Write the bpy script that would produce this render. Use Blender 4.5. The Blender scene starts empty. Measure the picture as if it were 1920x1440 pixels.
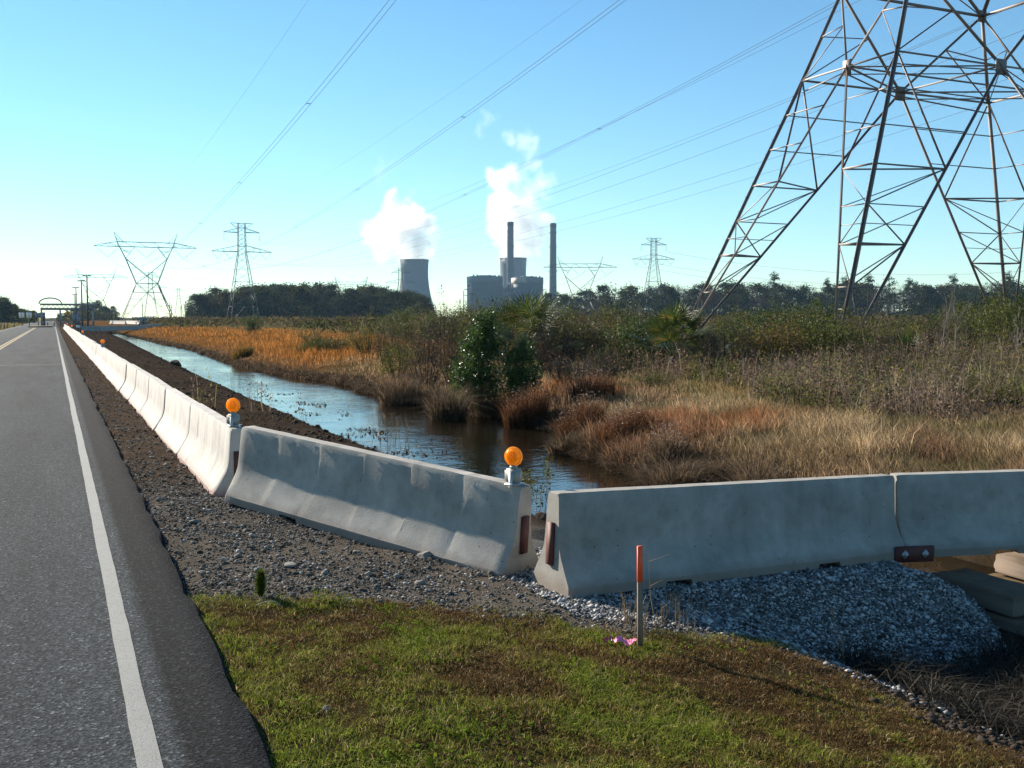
import bpy, bmesh, math, random
import numpy as np
from mathutils import Vector, Matrix

random.seed(7)
rng = np.random.default_rng(11)
PI = math.pi
SC = bpy.context.scene
COL = SC.collection

# ------------------------------------------------------------------ camera, sky, sun, exposure
FPX, UC, VC, HORIZ, EYE = 1900.0, 960.0, 720.0, 595.0, 2.0
PITCH = math.atan((VC - HORIZ) / FPX)
cam_d = bpy.data.cameras.new("camera")
cam = bpy.data.objects.new("camera", cam_d)
COL.objects.link(cam)
cam.location = (0, 0, EYE)
cam.rotation_euler = (PI / 2 - PITCH, 0, 0)
cam_d.sensor_width = 36.0
cam_d.lens = 36.0 * FPX / 1920.0
cam_d.clip_start = 0.05
cam_d.clip_end = 20000
SC.camera = cam

SUN_EL, SUN_AZ = math.radians(25), math.radians(-49)      # azimuth from +Y towards +X
sdir = Vector((math.cos(SUN_EL) * math.sin(SUN_AZ), math.cos(SUN_EL) * math.cos(SUN_AZ), math.sin(SUN_EL)))
sun_d = bpy.data.lights.new("sun", 'SUN')
sun_d.energy = 5.0
sun_d.angle = math.radians(0.5)
sun_d.color = (1.0, 0.90, 0.76)
sun = bpy.data.objects.new("sun", sun_d)
COL.objects.link(sun)
sun.rotation_euler = sdir.to_track_quat('Z', 'Y').to_euler()
sun.location = (-30, 40, 60)

world = bpy.data.worlds.new("World")
SC.world = world
world.use_nodes = True
wn = world.node_tree
sky = wn.nodes.new("ShaderNodeTexSky")
sky.sky_type = 'NISHITA'
sky.sun_disc = False
sky.sun_elevation = SUN_EL
sky.sun_rotation = SUN_AZ
sky.altitude = 0
sky.air_density = 1.0
sky.dust_density = 0.0
sky.ozone_density = 3.0
hsv = wn.nodes.new("ShaderNodeHueSaturation")
hsv.inputs['Saturation'].default_value = 1.15
wn.links.new(sky.outputs[0], hsv.inputs['Color'])
gain = wn.nodes.new("ShaderNodeMix")
gain.data_type, gain.blend_type = 'RGBA', 'MULTIPLY'
gain.inputs[0].default_value = 1.0
gain.inputs[7].default_value = (0.98, 1.15, 1.10, 1)
wn.links.new(hsv.outputs[0], gain.inputs[6])
wn.links.new(gain.outputs[2], wn.nodes['Background'].inputs['Color'])
wn.nodes['Background'].inputs['Strength'].default_value = 0.057

SC.view_settings.view_transform = 'Standard'
SC.view_settings.look = 'None'
SC.view_settings.exposure = 1.36
SC.view_settings.gamma = 1
SC.view_settings.use_curve_mapping = False
SC.cycles.max_bounces = 14
SC.cycles.transparent_max_bounces = 8
SC.cycles.volume_bounces = 14
SC.cycles.diffuse_bounces = 4
SC.cycles.glossy_bounces = 3
SC.cycles.transmission_bounces = 4
SC.cycles.use_denoising = True

# ------------------------------------------------------------------ coordinates
CP, SP = math.cos(PITCH), math.sin(PITCH)


def ray(u, v):
    x, y = (u - UC) / FPX, (v - VC) / FPX
    return np.array([x, CP - y * SP, -SP - y * CP])


def at_z(u, v, z):
    d = ray(u, v)
    t = (z - EYE) / d[2]
    return d * t + np.array([0, 0, EYE])


def at_y(u, v, y):
    d = ray(u, v)
    return d * (y / d[1]) + np.array([0, 0, EYE])


_d = ray(100, HORIZ)
YAW = math.atan2(-_d[0], _d[1])
SN, CS = math.sin(YAW), math.cos(YAW)


def ns(n, s):
    """road coordinates (n to the right of the road line, s along it) to world x, y"""
    return n * CS - s * SN, n * SN + s * CS


def to_ns(x, y):
    return x * CS + y * SN, -x * SN + y * CS


ROADROT = YAW  # rotation about z turning +X to n, +Y to s


def s_at(u, n):
    k = (u - UC) / FPX
    # n*CS - s*SN = k*(n*SN + s*CS)
    return n * (CS - k * SN) / (SN + k * CS)


# ------------------------------------------------------------------ noise
def _hash(ix, iy, seed):
    h = (ix * 374761393 + iy * 668265263 + seed * 1442695041) & 0x7fffffff
    h = ((h ^ (h >> 13)) * 1274126177) & 0x7fffffff
    return ((h ^ (h >> 16)) & 0xffff) / 65535.0


def vnoise(x, y, seed=0):
    x = np.asarray(x, float)
    y = np.asarray(y, float)
    ix, iy = np.floor(x).astype(np.int64), np.floor(y).astype(np.int64)
    fx, fy = x - ix, y - iy
    fx, fy = fx * fx * (3 - 2 * fx), fy * fy * (3 - 2 * fy)
    a, b = _hash(ix, iy, seed), _hash(ix + 1, iy, seed)
    c, d = _hash(ix, iy + 1, seed), _hash(ix + 1, iy + 1, seed)
    return (a * (1 - fx) + b * fx) * (1 - fy) + (c * (1 - fx) + d * fx) * fy


def fbm(x, y, seed=0, o=3):
    t, a, f = 0, 0.5, 1.0
    for i in range(o):
        t = t + a * vnoise(np.asarray(x) * f, np.asarray(y) * f, seed + i * 17)
        a *= 0.5
        f *= 2.1
    return t / (1 - 0.5 ** o)          # 0..1


def sstep(a, b, x):
    t = np.clip((np.asarray(x, float) - a) / (b - a), 0, 1)
    return t * t * (3 - 2 * t)


# ------------------------------------------------------------------ terrain
WATER = -1.0
LW = np.array([[-200, 6.2], [13, 6.2], [24, 5.96], [40, 6.2], [62, 6.6], [135, 8.4], [185, 9.2], [4000, 9.5]])
RW = np.array([[-200, 10.6], [9, 10.4], [12, 9.9], [15.5, 9.6], [19, 10.3], [22, 11.4], [24, 12.0], [27, 11.9], [31, 11.3], [38, 11.3], [47, 11.4],
               [55, 10.5], [69, 10.3], [80, 10.9], [99, 11.4], [120, 11.0], [164, 10.8], [190, 10.4], [4000, 10.6]])


def nl_f(s):
    return np.interp(s, LW[:, 0], LW[:, 1]) + (fbm(np.asarray(s) * 0.7, 3.3, 5) - 0.5) * 0.5 * sstep(9, 14, s)


def nr_f(s):
    return np.interp(s, RW[:, 0], RW[:, 1]) + (fbm(np.asarray(s) * 0.6, 9.1, 8) - 0.5) * 1.0 * sstep(11, 17, s)


def grass_edge(n):
    """s below which the foreground lawn starts"""
    return np.interp(n, [0.8, 2.2, 3.3, 3.8, 4.4], [7.7, 7.2, 6.75, 6.3, 5.9])


def H(n, s):
    n = np.asarray(n, float)
    s = np.asarray(s, float)
    nl, nr = nl_f(s), nr_f(s)
    far = sstep(196, 204, s)
    # piecewise profile across the canal
    q = np.zeros_like(n)
    left = np.interp(n, [-4000, -60, -9.0, -7.9, -7.5, 0.6, 0.84, 1.5, 2.2, 3.5, 4.6], [0, 0.3, -0.12, -0.1, -0.08, -0.07, -0.07, -0.10, -0.14, -0.29, -0.37])
    t = np.clip((n - 4.5) / np.maximum(nl - 4.5, 0.3), 0, 3)
    bank = -0.37 + (-0.63) * np.clip(t, 0, 1) ** np.where(s > 10, 3.0, 1.3) - np.clip(n - nl, 0, 1.2) * 0.7
    e = n - nr
    right = np.interp(e, [-1.4, 0, 0.25, 1.2, 4, 10, 30, 80, 400], [-1.9, -1.02, -0.80, -0.48, -0.18, 0.05, 0.25, 0.35, 0.3])
    right = right + np.where(e > 1.5, (fbm(n * 0.22, s * 0.22, 31) - 0.5) * 0.42 * np.clip((e - 1.5) / 3, 0, 1), 0)
    z = np.where(n < 4.5, left, np.where(n < nl + 1.2, bank, np.where(e > -1.4, right, -1.9)))
    z = np.where((n >= 4.5) & (e > -1.4), np.maximum(z, right), z)
    # fill carrying the barriers across the canal
    crest = np.interp(n, [3.0, 3.8, 7.75, 8.35], [-0.31, -0.34, -0.51, -0.82])
    front = crest - np.clip(7.25 - s, 0, 9) * np.interp(n, [3.8, 5, 8.2], [0.28, 0.5, 0.55])
    back = crest - np.clip(s - 8.7, 0, 9) * 0.6
    fill = np.minimum(front, back)
    m = (n > 3.2) & (n < 8.42)
    z = np.where(m, np.maximum(z, fill), z)
    fill2 = -0.55 - np.clip(4.6 - s, 0, 9) * 0.6 - np.clip(s - 8.9, 0, 9) * 0.6
    z = np.where(n > 10.2, np.maximum(z, np.minimum(fill2, 0)), z)
    flr = -0.93 + (fbm(n * 1.6, s * 1.6, 141) - .5) * .16 - np.clip(n - 7.6, 0, 2) * .3
    z = np.where((n > 4.4) & (n < 8.3) & (s < 8.5), np.maximum(z, flr), z)
    # far crossing closes the canal
    z = np.where((n > 2), z * (1 - far) + np.maximum(z, -0.25) * far, z)
    # small roughness off the road
    rough = (fbm(n * 1.1, s * 1.1, 3) - 0.5) * 0.09 + (fbm(n * 4.5, s * 4.5, 4, 2) - 0.5) * 0.045
    off = np.where((n < -7.7) | (n > 1.0), 1.0, 0.0) * np.where(s > 7, 1, 0.8)
    return z + rough * off


def hz(x, y):
    n, s = to_ns(x, y)
    return float(H(np.array([n]), np.array([s]))[0])


# ------------------------------------------------------------------ mesh building
class MB:
    def __init__(self):
        self.v, self.f, self.n, self.c = [], {}, 0, []

    def add(self, v, faces, col=None):
        """v (N,3); faces list of (M,k) index arrays; col (N,3) optional"""
        v = np.asarray(v, float).reshape(-1, 3)
        for f in faces:
            f = np.asarray(f, dtype=np.int64)
            if f.ndim == 1:
                f = f[None, :]
            if len(f):
                self.f.setdefault(f.shape[1], []).append(f + self.n)
        self.v.append(v)
        if col is not None:
            self.c.append(np.broadcast_to(np.asarray(col, float), (len(v), 3)))
        self.n += len(v)
        return self

    def build(self, name, mat=None, parent=None, smooth=False, loc=None, rot=None):
        me = bpy.data.meshes.new(name)
        V = np.concatenate(self.v) if self.v else np.zeros((0, 3))
        me.vertices.add(len(V))
        me.vertices.foreach_set("co", V.astype(np.float32).ravel())
        ks = [(k, np.concatenate(fs)) for k, fs in self.f.items()]
        nl = sum(k * len(f) for k, f in ks)
        npoly = sum(len(f) for k, f in ks)
        me.loops.add(nl)
        me.polygons.add(npoly)
        me.loops.foreach_set("vertex_index", np.concatenate([f.ravel() for k, f in ks]).astype(np.int32))
        tot = np.concatenate([np.full(len(f), k) for k, f in ks]).astype(np.int32)
        start = np.concatenate([[0], np.cumsum(tot)[:-1]]).astype(np.int32)
        me.polygons.foreach_set("loop_start", start)
        if smooth:
            me.polygons.foreach_set("use_smooth", np.ones(npoly, dtype=bool))
        me.update(calc_edges=True)
        if self.c:
            a = me.color_attributes.new("tint", 'FLOAT_COLOR', 'POINT')
            C = np.concatenate(self.c)
            C = np.concatenate([C, np.ones((len(C), 1))], 1)
            a.data.foreach_set("color", C.astype(np.float32).ravel())
        o = bpy.data.objects.new(name, me)
        COL.objects.link(o)
        if mat:
            me.materials.append(mat)
        if parent is not None:
            o.parent = parent
        if loc is not None:
            o.location = loc
        if rot is not None:
            o.rotation_euler = rot
        return o

    # --- shapes
    def box(self, lo, hi, M=None, col=None):
        x0, y0, z0 = lo
        x1, y1, z1 = hi
        v = np.array([[x0, y0, z0], [x1, y0, z0], [x1, y1, z0], [x0, y1, z0], [x0, y0, z1], [x1, y0, z1], [x1, y1, z1], [x0, y1, z1]], float)
        if M is not None:
            v = np.array([M @ Vector(p) for p in v])
        return self.add(v, [np.array([[0, 3, 2, 1], [4, 5, 6, 7], [0, 1, 5, 4], [1, 2, 6, 5], [2, 3, 7, 6], [3, 0, 4, 7]])], col)

    def bevel_box(self, lo, hi, b, M=None):
        lo, hi = np.array(lo, float), np.array(hi, float)
        bm = bmesh.new()
        bmesh.ops.create_cube(bm, size=1)
        for v in bm.verts:
            v.co = Vector([(lo[i] + hi[i]) / 2 + v.co[i] * (hi[i] - lo[i]) for i in range(3)])
        bmesh.ops.bevel(bm, geom=list(bm.edges), offset=b, segments=2, affect='EDGES')
        return self.bm(bm, M)

    def bm(self, bm, M=None):
        if M is not None:
            bm.transform(M)
        bm.verts.index_update()
        V = [v.co[:] for v in bm.verts]
        F = {}
        for f in bm.faces:
            F.setdefault(len(f.verts), []).append([v.index for v in f.verts])
        bm.free()
        return self.add(V, [np.array(x) for x in F.values()])

    def bar(self, p, q, w, angle=False):
        """square bar, or an angle iron of two plates"""
        p, q = np.asarray(p, float), np.asarray(q, float)
        d = q - p
        L = np.linalg.norm(d)
        if L < 1e-6:
            return self
        d = d / L
        up = np.array([0, 0, 1.0]) if abs(d[2]) < 0.95 else np.array([0, 1.0, 0])
        a = np.cross(d, up)
        a /= np.linalg.norm(a)
        b = np.cross(a, d)

        def bx(a0, a1, b0, b1):
            v = [p + a * i + b * j for i, j in ((a0, b0), (a1, b0), (a1, b1), (a0, b1))]
            v += [x + d * L for x in v]
            self.add(v, [np.array([[0, 1, 2, 3], [7, 6, 5, 4], [0, 4, 5, 1], [1, 5, 6, 2], [2, 6, 7, 3], [3, 7, 4, 0]])])
        h = w / 2
        if angle:
            t = w * 0.14
            bx(-h, h, -h, -h + t)
            bx(-h, -h + t, -h + t, h)
        else:
            bx(-h, h, -h, h)
        return self

    def tube(self, pts, rad, sides=6, cap=True, col=None):
        P = np.asarray(pts, float)
        R = np.broadcast_to(np.asarray(rad, float), (len(P),))
        T = np.gradient(P, axis=0)
        T /= np.linalg.norm(T, axis=1)[:, None] + 1e-9
        ref = np.array([0.31, 0.17, 0.93]) if abs(T[0][2]) < 0.9 else np.array([0.9, 0.3, 0.1])
        A = np.cross(T, ref)
        A /= np.linalg.norm(A, axis=1)[:, None] + 1e-9
        B = np.cross(T, A)
        th = np.arange(sides) * 2 * PI / sides
        V = P[:, None, :] + R[:, None, None] * (np.cos(th)[None, :, None] * A[:, None, :] + np.sin(th)[None, :, None] * B[:, None, :])
        n = len(P)
        i = np.arange(n - 1)[:, None] * sides
        j = np.arange(sides)[None, :]
        jn = (j + 1) % sides
        F = np.stack([i + j, i + jn, i + sides + jn, i + sides + j], -1).reshape(-1, 4)
        fs = [F]
        if cap and sides > 2:
            fs += [np.arange(sides)[::-1], (n - 1) * sides + np.arange(sides)]
        return self.add(V.reshape(-1, 3), fs, col)

    def lathe(self, prof, sides=24, M=None, cap=True):
        prof = np.asarray(prof, float)     # (r, z)
        th = np.arange(sides) * 2 * PI / sides
        V = np.stack([prof[:, 0, None] * np.cos(th), prof[:, 0, None] * np.sin(th), np.broadcast_to(prof[:, 1, None], (len(prof), sides))], -1).reshape(-1, 3)
        n = len(prof)
        i = np.arange(n - 1)[:, None] * sides
        j = np.arange(sides)[None, :]
        jn = (j + 1) % sides
        F = np.stack([i + j, i + jn, i + sides + jn, i + sides + j], -1).reshape(-1, 4)
        if M is not None:
            V = np.array([M @ Vector(p) for p in V])
        fs = [F]
        if cap:
            fs += [np.arange(sides)[::-1], (n - 1) * sides + np.arange(sides)]
        return self.add(V, fs)

    def cards(self, C, size, aspect=0.6, up=0.0, col=None, nrm=None):
        """leaf-like rhombs at centres C"""
        C = np.asarray(C, float)
        n = len(C)
        N = rng.normal(size=(n, 3))
        if nrm is not None:
            N = N * 0.6 + nrm
        N[:, 2] += up
        N /= np.linalg.norm(N, axis=1)[:, None] + 1e-9
        T = np.cross(N, rng.normal(size=(n, 3)))
        T /= np.linalg.norm(T, axis=1)[:, None] + 1e-9
        B = np.cross(N, T)
        s = (np.broadcast_to(size, (n,)) * rng.uniform(0.65, 1.35, n))[:, None]
        V = np.stack([C - T * s * 0.5, C + B * s * 0.5 * aspect + N * s * 0.08, C + T * s * 0.5, C - B * s * 0.5 * aspect + N * s * 0.08], 1)
        F = np.arange(n * 4).reshape(n, 4)
        if col is not None:
            col = np.repeat(np.broadcast_to(col, (n, 3)), 4, axis=0)
        return self.add(V.reshape(-1, 3), [F], col)

    def blades(self, base, h, w, lean, col, heading=None):
        """bent grass blades: 5 verts each"""
        n = len(base)
        a = rng.uniform(0, 2 * PI, n) if heading is None else heading
        d = np.stack([np.cos(a), np.sin(a), np.zeros(n)], 1)
        fa = rng.uniform(0, 2 * PI, n)
        sd = np.stack([np.cos(fa), np.sin(fa), np.zeros(n)], 1) * (np.broadcast_to(w, (n,)) * 0.5)[:, None]
        h = np.broadcast_to(h, (n,))[:, None]
        l = np.broadcast_to(lean, (n,))[:, None]
        up = np.array([0, 0, 1.0])
        m = base + up * h * 0.55 + d * h * l * 0.3
        t = base + up * h * (1 - 0.35 * l) + d * h * l
        V = np.stack([base - sd, base + sd, m + sd * 0.8, m - sd * 0.8, t], 1).reshape(-1, 3)
        k = np.arange(n)[:, None] * 5
        c = np.repeat(col, 5, axis=0)
        return self.add(V, [k + np.array([[0, 1, 2, 3]]), k + np.array([[3, 2, 4]])], c)


def empty(name, loc=(0, 0, 0), rz=0.0):
    o = bpy.data.objects.new(name, None)
    o.empty_display_size = 0.3
    COL.objects.link(o)
    o.location = loc
    o.rotation_euler = (0, 0, rz)
    return o


def tag(o, label=None, cat=None, group=None, kind=None):
    if label:
        o['label'] = label
    if cat:
        o['category'] = cat
    if group:
        o['group'] = group
    if kind:
        o['kind'] = kind
    return o


KIDS = {}


def kids(o):
    if o.name not in KIDS:
        KIDS[o.name] = [c for c in COL.objects if c.parent is o]
    return KIDS[o.name]


def dup(o, parent=None):
    c = o.copy()
    COL.objects.link(c)
    if parent is not None:
        c.parent = parent
    for k in kids(o):
        dup(k, c)
    return c


ORD = "first second third fourth fifth sixth seventh eighth ninth tenth eleventh twelfth thirteenth fourteenth fifteenth sixteenth seventeenth eighteenth nineteenth".split()


def ordinal(i):
    if i < 20:
        return ORD[i - 1]
    t, r = divmod(i, 10)
    w = {2: ("twenty", "twentieth"), 3: ("thirty", "thirtieth"), 4: ("forty", "fortieth"), 5: ("fifty", "fiftieth"), 6: ("sixty", "sixtieth")}[t]
    return w[1] if r == 0 else w[0] + "-" + ORD[r - 1]


# ------------------------------------------------------------------ materials
class NT:
    def __init__(self, name):
        self.m = bpy.data.materials.new(name)
        self.m.use_nodes = True
        self.t = self.m.node_tree
        self.p = self.t.nodes['Principled BSDF']
        self.out = self.t.nodes['Material Output']

    def new(self, kind, **kw):
        n = self.t.nodes.new("ShaderNode" + kind)
        for k, v in kw.items():
            if k in n.inputs:
                n.inputs[k].default_value = v
            else:
                setattr(n, k, v)
        return n

    def link(self, a, b):
        self.t.links.new(a, b)

    def coord(self, which='Object', scale=None):
        c = self.new("TexCoord")
        o = c.outputs[which]
        if scale is not None:
            m = self.new("Mapping")
            m.inputs['Scale'].default_value = scale
            self.link(o, m.inputs['Vector'])
            o = m.outputs[0]
        return o

    def noise(self, vec, scale, detail=4, rough=0.55):
        n = self.new("TexNoise")
        n.inputs['Scale'].default_value = scale
        n.inputs['Detail'].default_value = detail
        n.inputs['Roughness'].default_value = rough
        if vec is not None:
            self.link(vec, n.inputs['Vector'])
        return n.outputs[0]

    def ramp(self, fac, stops):
        r = self.new("ValToRGB")
        e = r.color_ramp.elements
        while len(e) < len(stops):
            e.new(0.5)
        for el, (p, c) in zip(e, stops):
            el.position = p
            el.color = (*c, 1) if not isinstance(c, (int, float)) else (c, c, c, 1)
        self.link(fac, r.inputs[0])
        return r.outputs[0]

    def mix(self, fac, a, b, mode='MIX'):
        m = self.new("Mix", data_type='RGBA', blend_type=mode)
        for sock, val in ((m.inputs[0], fac), (m.inputs[6], a), (m.inputs[7], b)):
            if isinstance(val, bpy.types.NodeSocket):
                self.link(val, sock)
            elif isinstance(val, (int, float)):
                sock.default_value = val if sock.type == 'VALUE' else (val, val, val, 1)
            else:
                sock.default_value = (*val, 1)
        return m.outputs[2]

    def math(self, op, a, b=0.0, clamp=False):
        m = self.new("Math", operation=op, use_clamp=clamp)
        for i, v in enumerate((a, b)):
            if isinstance(v, bpy.types.NodeSocket):
                self.link(v, m.inputs[i])
            else:
                m.inputs[i].default_value = v
        return m.outputs[0]

    def bump(self, height, strength=0.3, dist=0.01):
        b = self.new("Bump")
        b.inputs['Strength'].default_value = strength
        b.inputs['Distance'].default_value = dist
        self.link(height, b.inputs['Height'])
        self.link(b.outputs[0], self.p.inputs['Normal'])

    def set(self, **kw):
        for k, v in kw.items():
            k = k.replace('_', ' ')
            s = self.p.inputs[k]
            if isinstance(v, bpy.types.NodeSocket):
                self.link(v, s)
            elif isinstance(v, tuple) and len(v) == 3:
                s.default_value = (*v, 1)
            else:
                s.default_value = v
        return self


def simple(name, col, rough=0.6, metal=0.0, var=0.15, scale=8.0, bump=0.0):
    t = NT(name)
    n = t.noise(t.coord(), scale)
    c = t.mix(n, tuple(x * (1 - var) for x in col), tuple(min(1, x * (1 + var)) for x in col))
    t.set(Base_Color=c, Roughness=rough, Metallic=metal)
    if rough >= 0.85:
        t.p.inputs['Specular IOR Level'].default_value = 0.08
    if bump:
        t.bump(n, bump, 0.01)
    return t.m


def leaf_mat(name, stops, rough=0.5, trans=0.35, spec=0.5, attr=False):
    """leaf colours differ from leaf to leaf (random per island) or come from the mesh's own tint"""
    t = NT(name)
    g = t.new("NewGeometry")
    if attr:
        a = t.new("VertexColor", layer_name="tint")
        r = t.ramp(g.outputs['Random Per Island'], [(0.0, 0.45), (0.6, 1.0), (1.0, 1.7)])
        c = t.mix(1.0, a.outputs[0], r, 'MULTIPLY')
    else:
        oi = t.new("ObjectInfo")
        c = t.ramp(g.outputs['Random Per Island'], stops)
        r = t.ramp(oi.outputs['Random'], [(0.0, (0.60, 0.68, 0.70)), (0.35, (0.9, 1.0, 0.9)), (0.7, (1.15, 1.10, 0.9)), (1.0, (1.6, 1.22, 0.85))])
        c = t.mix(1.0, c, r, 'MULTIPLY')
    t.set(Base_Color=c, Roughness=rough)
    t.p.inputs['Specular IOR Level'].default_value = spec
    tr = t.new("BsdfTranslucent")
    t.link(c, tr.inputs[0])
    mx = t.new("MixShader")
    mx.inputs[0].default_value = trans
    t.link(t.p.outputs[0], mx.inputs[1])
    t.link(tr.outputs[0], mx.inputs[2])
    t.link(mx.outputs[0], t.out.inputs[0])
    return t.m


M = {}
# ground: zone albedo from the mesh, broken up with grain
t = NT("soil")
a = t.new("VertexColor", layer_name="tint")
oc = t.coord()
n1 = t.noise(oc, 1.7, 6, 0.65)
n2 = t.noise(oc, 38, 4, 0.7)
k = t.ramp(n1, [(0.25, 0.7), (0.75, 1.3)])
k2 = t.ramp(n2, [(0.3, 0.55), (0.7, 1.45)])
c = t.mix(1.0, a.outputs[0], k, 'MULTIPLY')
c = t.mix(1.0, c, k2, 'MULTIPLY')
t.set(Base_Color=c, Roughness=0.95)
t.p.inputs['Specular IOR Level'].default_value = 0.0
t.bump(n2, 0.45, 0.03)
M['soil'] = t.m
# asphalt
t = NT("asphalt")
a = t.new("VertexColor", layer_name="tint")
oc = t.coord()
v = t.new("TexVoronoi")
v.inputs['Scale'].default_value = 72
t.link(oc, v.inputs['Vector'])
agg = t.ramp(v.outputs['Color'], [(0.2, 0.45), (0.55, 0.9), (0.82, 1.5), (0.96, 3.6)])
st = t.ramp(t.noise(t.coord('Object', (1.2, 0.12, 1)), 1.0, 5, 0.6), [(0.3, 0.76), (0.7, 1.24)])
sp = t.ramp(t.noise(oc, 260, 2, 0.6), [(0.38, 0.6), (0.6, 1.35)])
c = t.mix(1.0, a.outputs[0], agg, 'MULTIPLY')
c = t.mix(1.0, c, st, 'MULTIPLY')
c = t.mix(1.0, c, sp, 'MULTIPLY')
# thin cracks
vc = t.new("TexVoronoi", feature='DISTANCE_TO_EDGE')
vc.inputs['Scale'].default_value = 0.35
wv = t.new("VectorMath", operation='ADD')
t.link(oc, wv.inputs[0])
nv = t.new("TexNoise")
nv.inputs['Scale'].default_value = 2.0
t.link(oc, nv.inputs['Vector'])
t.link(nv.outputs[1], wv.inputs[1])
t.link(wv.outputs[0], vc.inputs['Vector'])
ck = t.ramp(vc.outputs[0], [(0.0, 0.72), (0.006, 1.0)])
c = t.mix(1.0, c, ck, 'MULTIPLY')
t.set(Base_Color=c, Roughness=1.0)
t.p.inputs['Specular IOR Level'].default_value = 0.06
t.bump(v.outputs['Distance'], 0.6, 0.006)
M['asphalt'] = t.m


def paint_mat(name, col, worn):
    t = NT(name)
    oc = t.coord()
    w = t.ramp(t.noise(oc, 60, 5, 0.75), [(0.36, 0.0), (0.47, 1.0)])
    v = t.new("TexVoronoi", feature='DISTANCE_TO_EDGE')
    v.inputs['Scale'].default_value = 26
    t.link(t.coord('Object', (0.6, 1.3, 1)), v.inputs['Vector'])
    ck = t.ramp(v.outputs[0], [(0.0, 0.0), (0.045, 1.0)])
    big = t.ramp(t.noise(oc, 3.1, 4), [(0.35, 0.8), (0.7, 1.0)])
    f = t.math('MULTIPLY', w, ck)
    f = t.math('ADD', f, 1 - worn, True)
    f = t.math('MULTIPLY', f, big)
    c = t.mix(f, (0.03, 0.03, 0.03), col)
    t.set(Base_Color=c, Roughness=0.7)
    t.bump(t.noise(oc, 160, 2), 0.5, 0.004)
    return t.m


M['white_paint'] = paint_mat("white_paint", (0.150, 0.158, 0.152), 0.7)
M['yellow_paint'] = paint_mat("yellow_paint", (0.30, 0.20, 0.05), 0.4)


def concrete(name, col, stain=0.35, base_red=0.0, streak=0.2):
    t = NT(name)
    oc = t.coord()
    oi = t.new("ObjectInfo")
    n1 = t.ramp(t.noise(oc, 2.2, 6, 0.62), [(0.3, 1 - stain * 0.55), (0.7, 1 + stain * 0.25)])
    st = t.ramp(t.noise(t.coord('Object', (7, 7, 0.7)), 1.0, 5, 0.6), [(0.35, 1 - streak), (0.6, 1.0)])
    fine = t.ramp(t.noise(oc, 90, 3, 0.6), [(0.3, 0.9), (0.7, 1.07)])
    v = t.new("TexVoronoi")
    v.inputs['Scale'].default_value = 6.5
    t.link(oc, v.inputs['Vector'])
    pit = t.ramp(v.outputs['Distance'], [(0.0, 0.35), (0.045, 0.4), (0.06, 1.0)])
    pt = t.ramp(t.noise(t.coord('Object', (1, 1, 1.3)), 3.3, 3, 0.5), [(0.55, 1.0), (0.66, 1 - stain * 0.22)])
    ob = t.ramp(oi.outputs['Random'], [(0.0, 0.9), (1.0, 1.08)])
    c = col
    for k in (n1, st, fine, pit, ob, pt):
        c = t.mix(1.0, c, k, 'MULTIPLY')
    sep = t.new("SeparateXYZ")
    t.link(oc, sep.inputs[0])
    zz = t.math('ADD', sep.outputs[2], t.math('MULTIPLY', t.noise(oc, 5, 4), -0.10))
    dirt = t.ramp(zz, [(0.0, 0.75), (0.10, 0.0)])
    c = t.mix(dirt, c, (0.20 + base_red, 0.16, 0.13))
    t.set(Base_Color=c, Roughness=0.88)
    t.p.inputs['Specular IOR Level'].default_value = 0.25
    t.bump(t.noise(oc, 45, 4, 0.6), 0.25, 0.008)
    return t.m


M['concrete_pale'] = concrete("concrete_pale", (0.47, 0.445, 0.41), 0.35, 0.08, 0.2)
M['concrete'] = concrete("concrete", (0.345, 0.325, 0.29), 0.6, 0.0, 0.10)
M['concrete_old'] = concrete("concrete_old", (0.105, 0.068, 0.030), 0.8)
M['rust_red'] = simple("rust_red", (0.085, 0.022, 0.018), 0.7, 0.0, 0.35, 14, 0.3)
M['zinc'] = simple("zinc", (0.42, 0.43, 0.44), 0.45, 0.6, 0.2, 20)
M['steel_bar'] = simple("steel_bar", (0.20, 0.165, 0.15), 0.6, 0.15, 0.25, 1.2)
M['steel_far'] = simple("steel_far", (0.06, 0.065, 0.075), 0.6, 0.2, 0.2, 1.0)
M['wire'] = simple("wire", (0.10, 0.10, 0.105), 0.8, 0.0, 0.1, 1.0)
M['wire'].node_tree.nodes['Principled BSDF'].inputs['Specular IOR Level'].default_value = 0.1
M['insulator'] = simple("insulator", (0.20, 0.22, 0.23), 0.3, 0.0, 0.2, 3)
M['grey_plastic'] = simple("grey_plastic", (0.27, 0.27, 0.245), 0.45, 0.0, 0.12, 9)
M['dark_grey'] = simple("dark_grey", (0.05, 0.055, 0.065), 0.5, 0.1, 0.2, 6)
M['dark_pole'] = simple("dark_pole", (0.09, 0.07, 0.06), 0.6, 0.1, 0.2, 6)
M['wood'] = simple("wood", (0.20, 0.16, 0.12), 0.85, 0.0, 0.3, 30, 0.3)
M['orange_paint'] = simple("orange_paint", (0.85, 0.10, 0.025), 0.6, 0.0, 0.15, 30)
M['pink_tape'] = simple("pink_tape", (0.95, 0.24, 0.40), 0.4, 0.0, 0.15, 30)
M['sign_yellow'] = simple("sign_yellow", (0.65, 0.30, 0.02), 0.5)
M['sign_white'] = simple("sign_white", (0.7, 0.7, 0.68), 0.5)
M['sign_back'] = simple("sign_back", (0.20, 0.22, 0.25), 0.5, 0.4)
M['blue_grey'] = simple("blue_grey", (0.23, 0.24, 0.25), 0.5, 0.1, 0.15, 0.6)
M['glass_dark'] = simple("glass_dark", (0.04, 0.06, 0.08), 0.1, 0.0, 0.1, 2)
M['straw'] = simple("straw", (0.38, 0.33, 0.24), 0.8)

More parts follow.
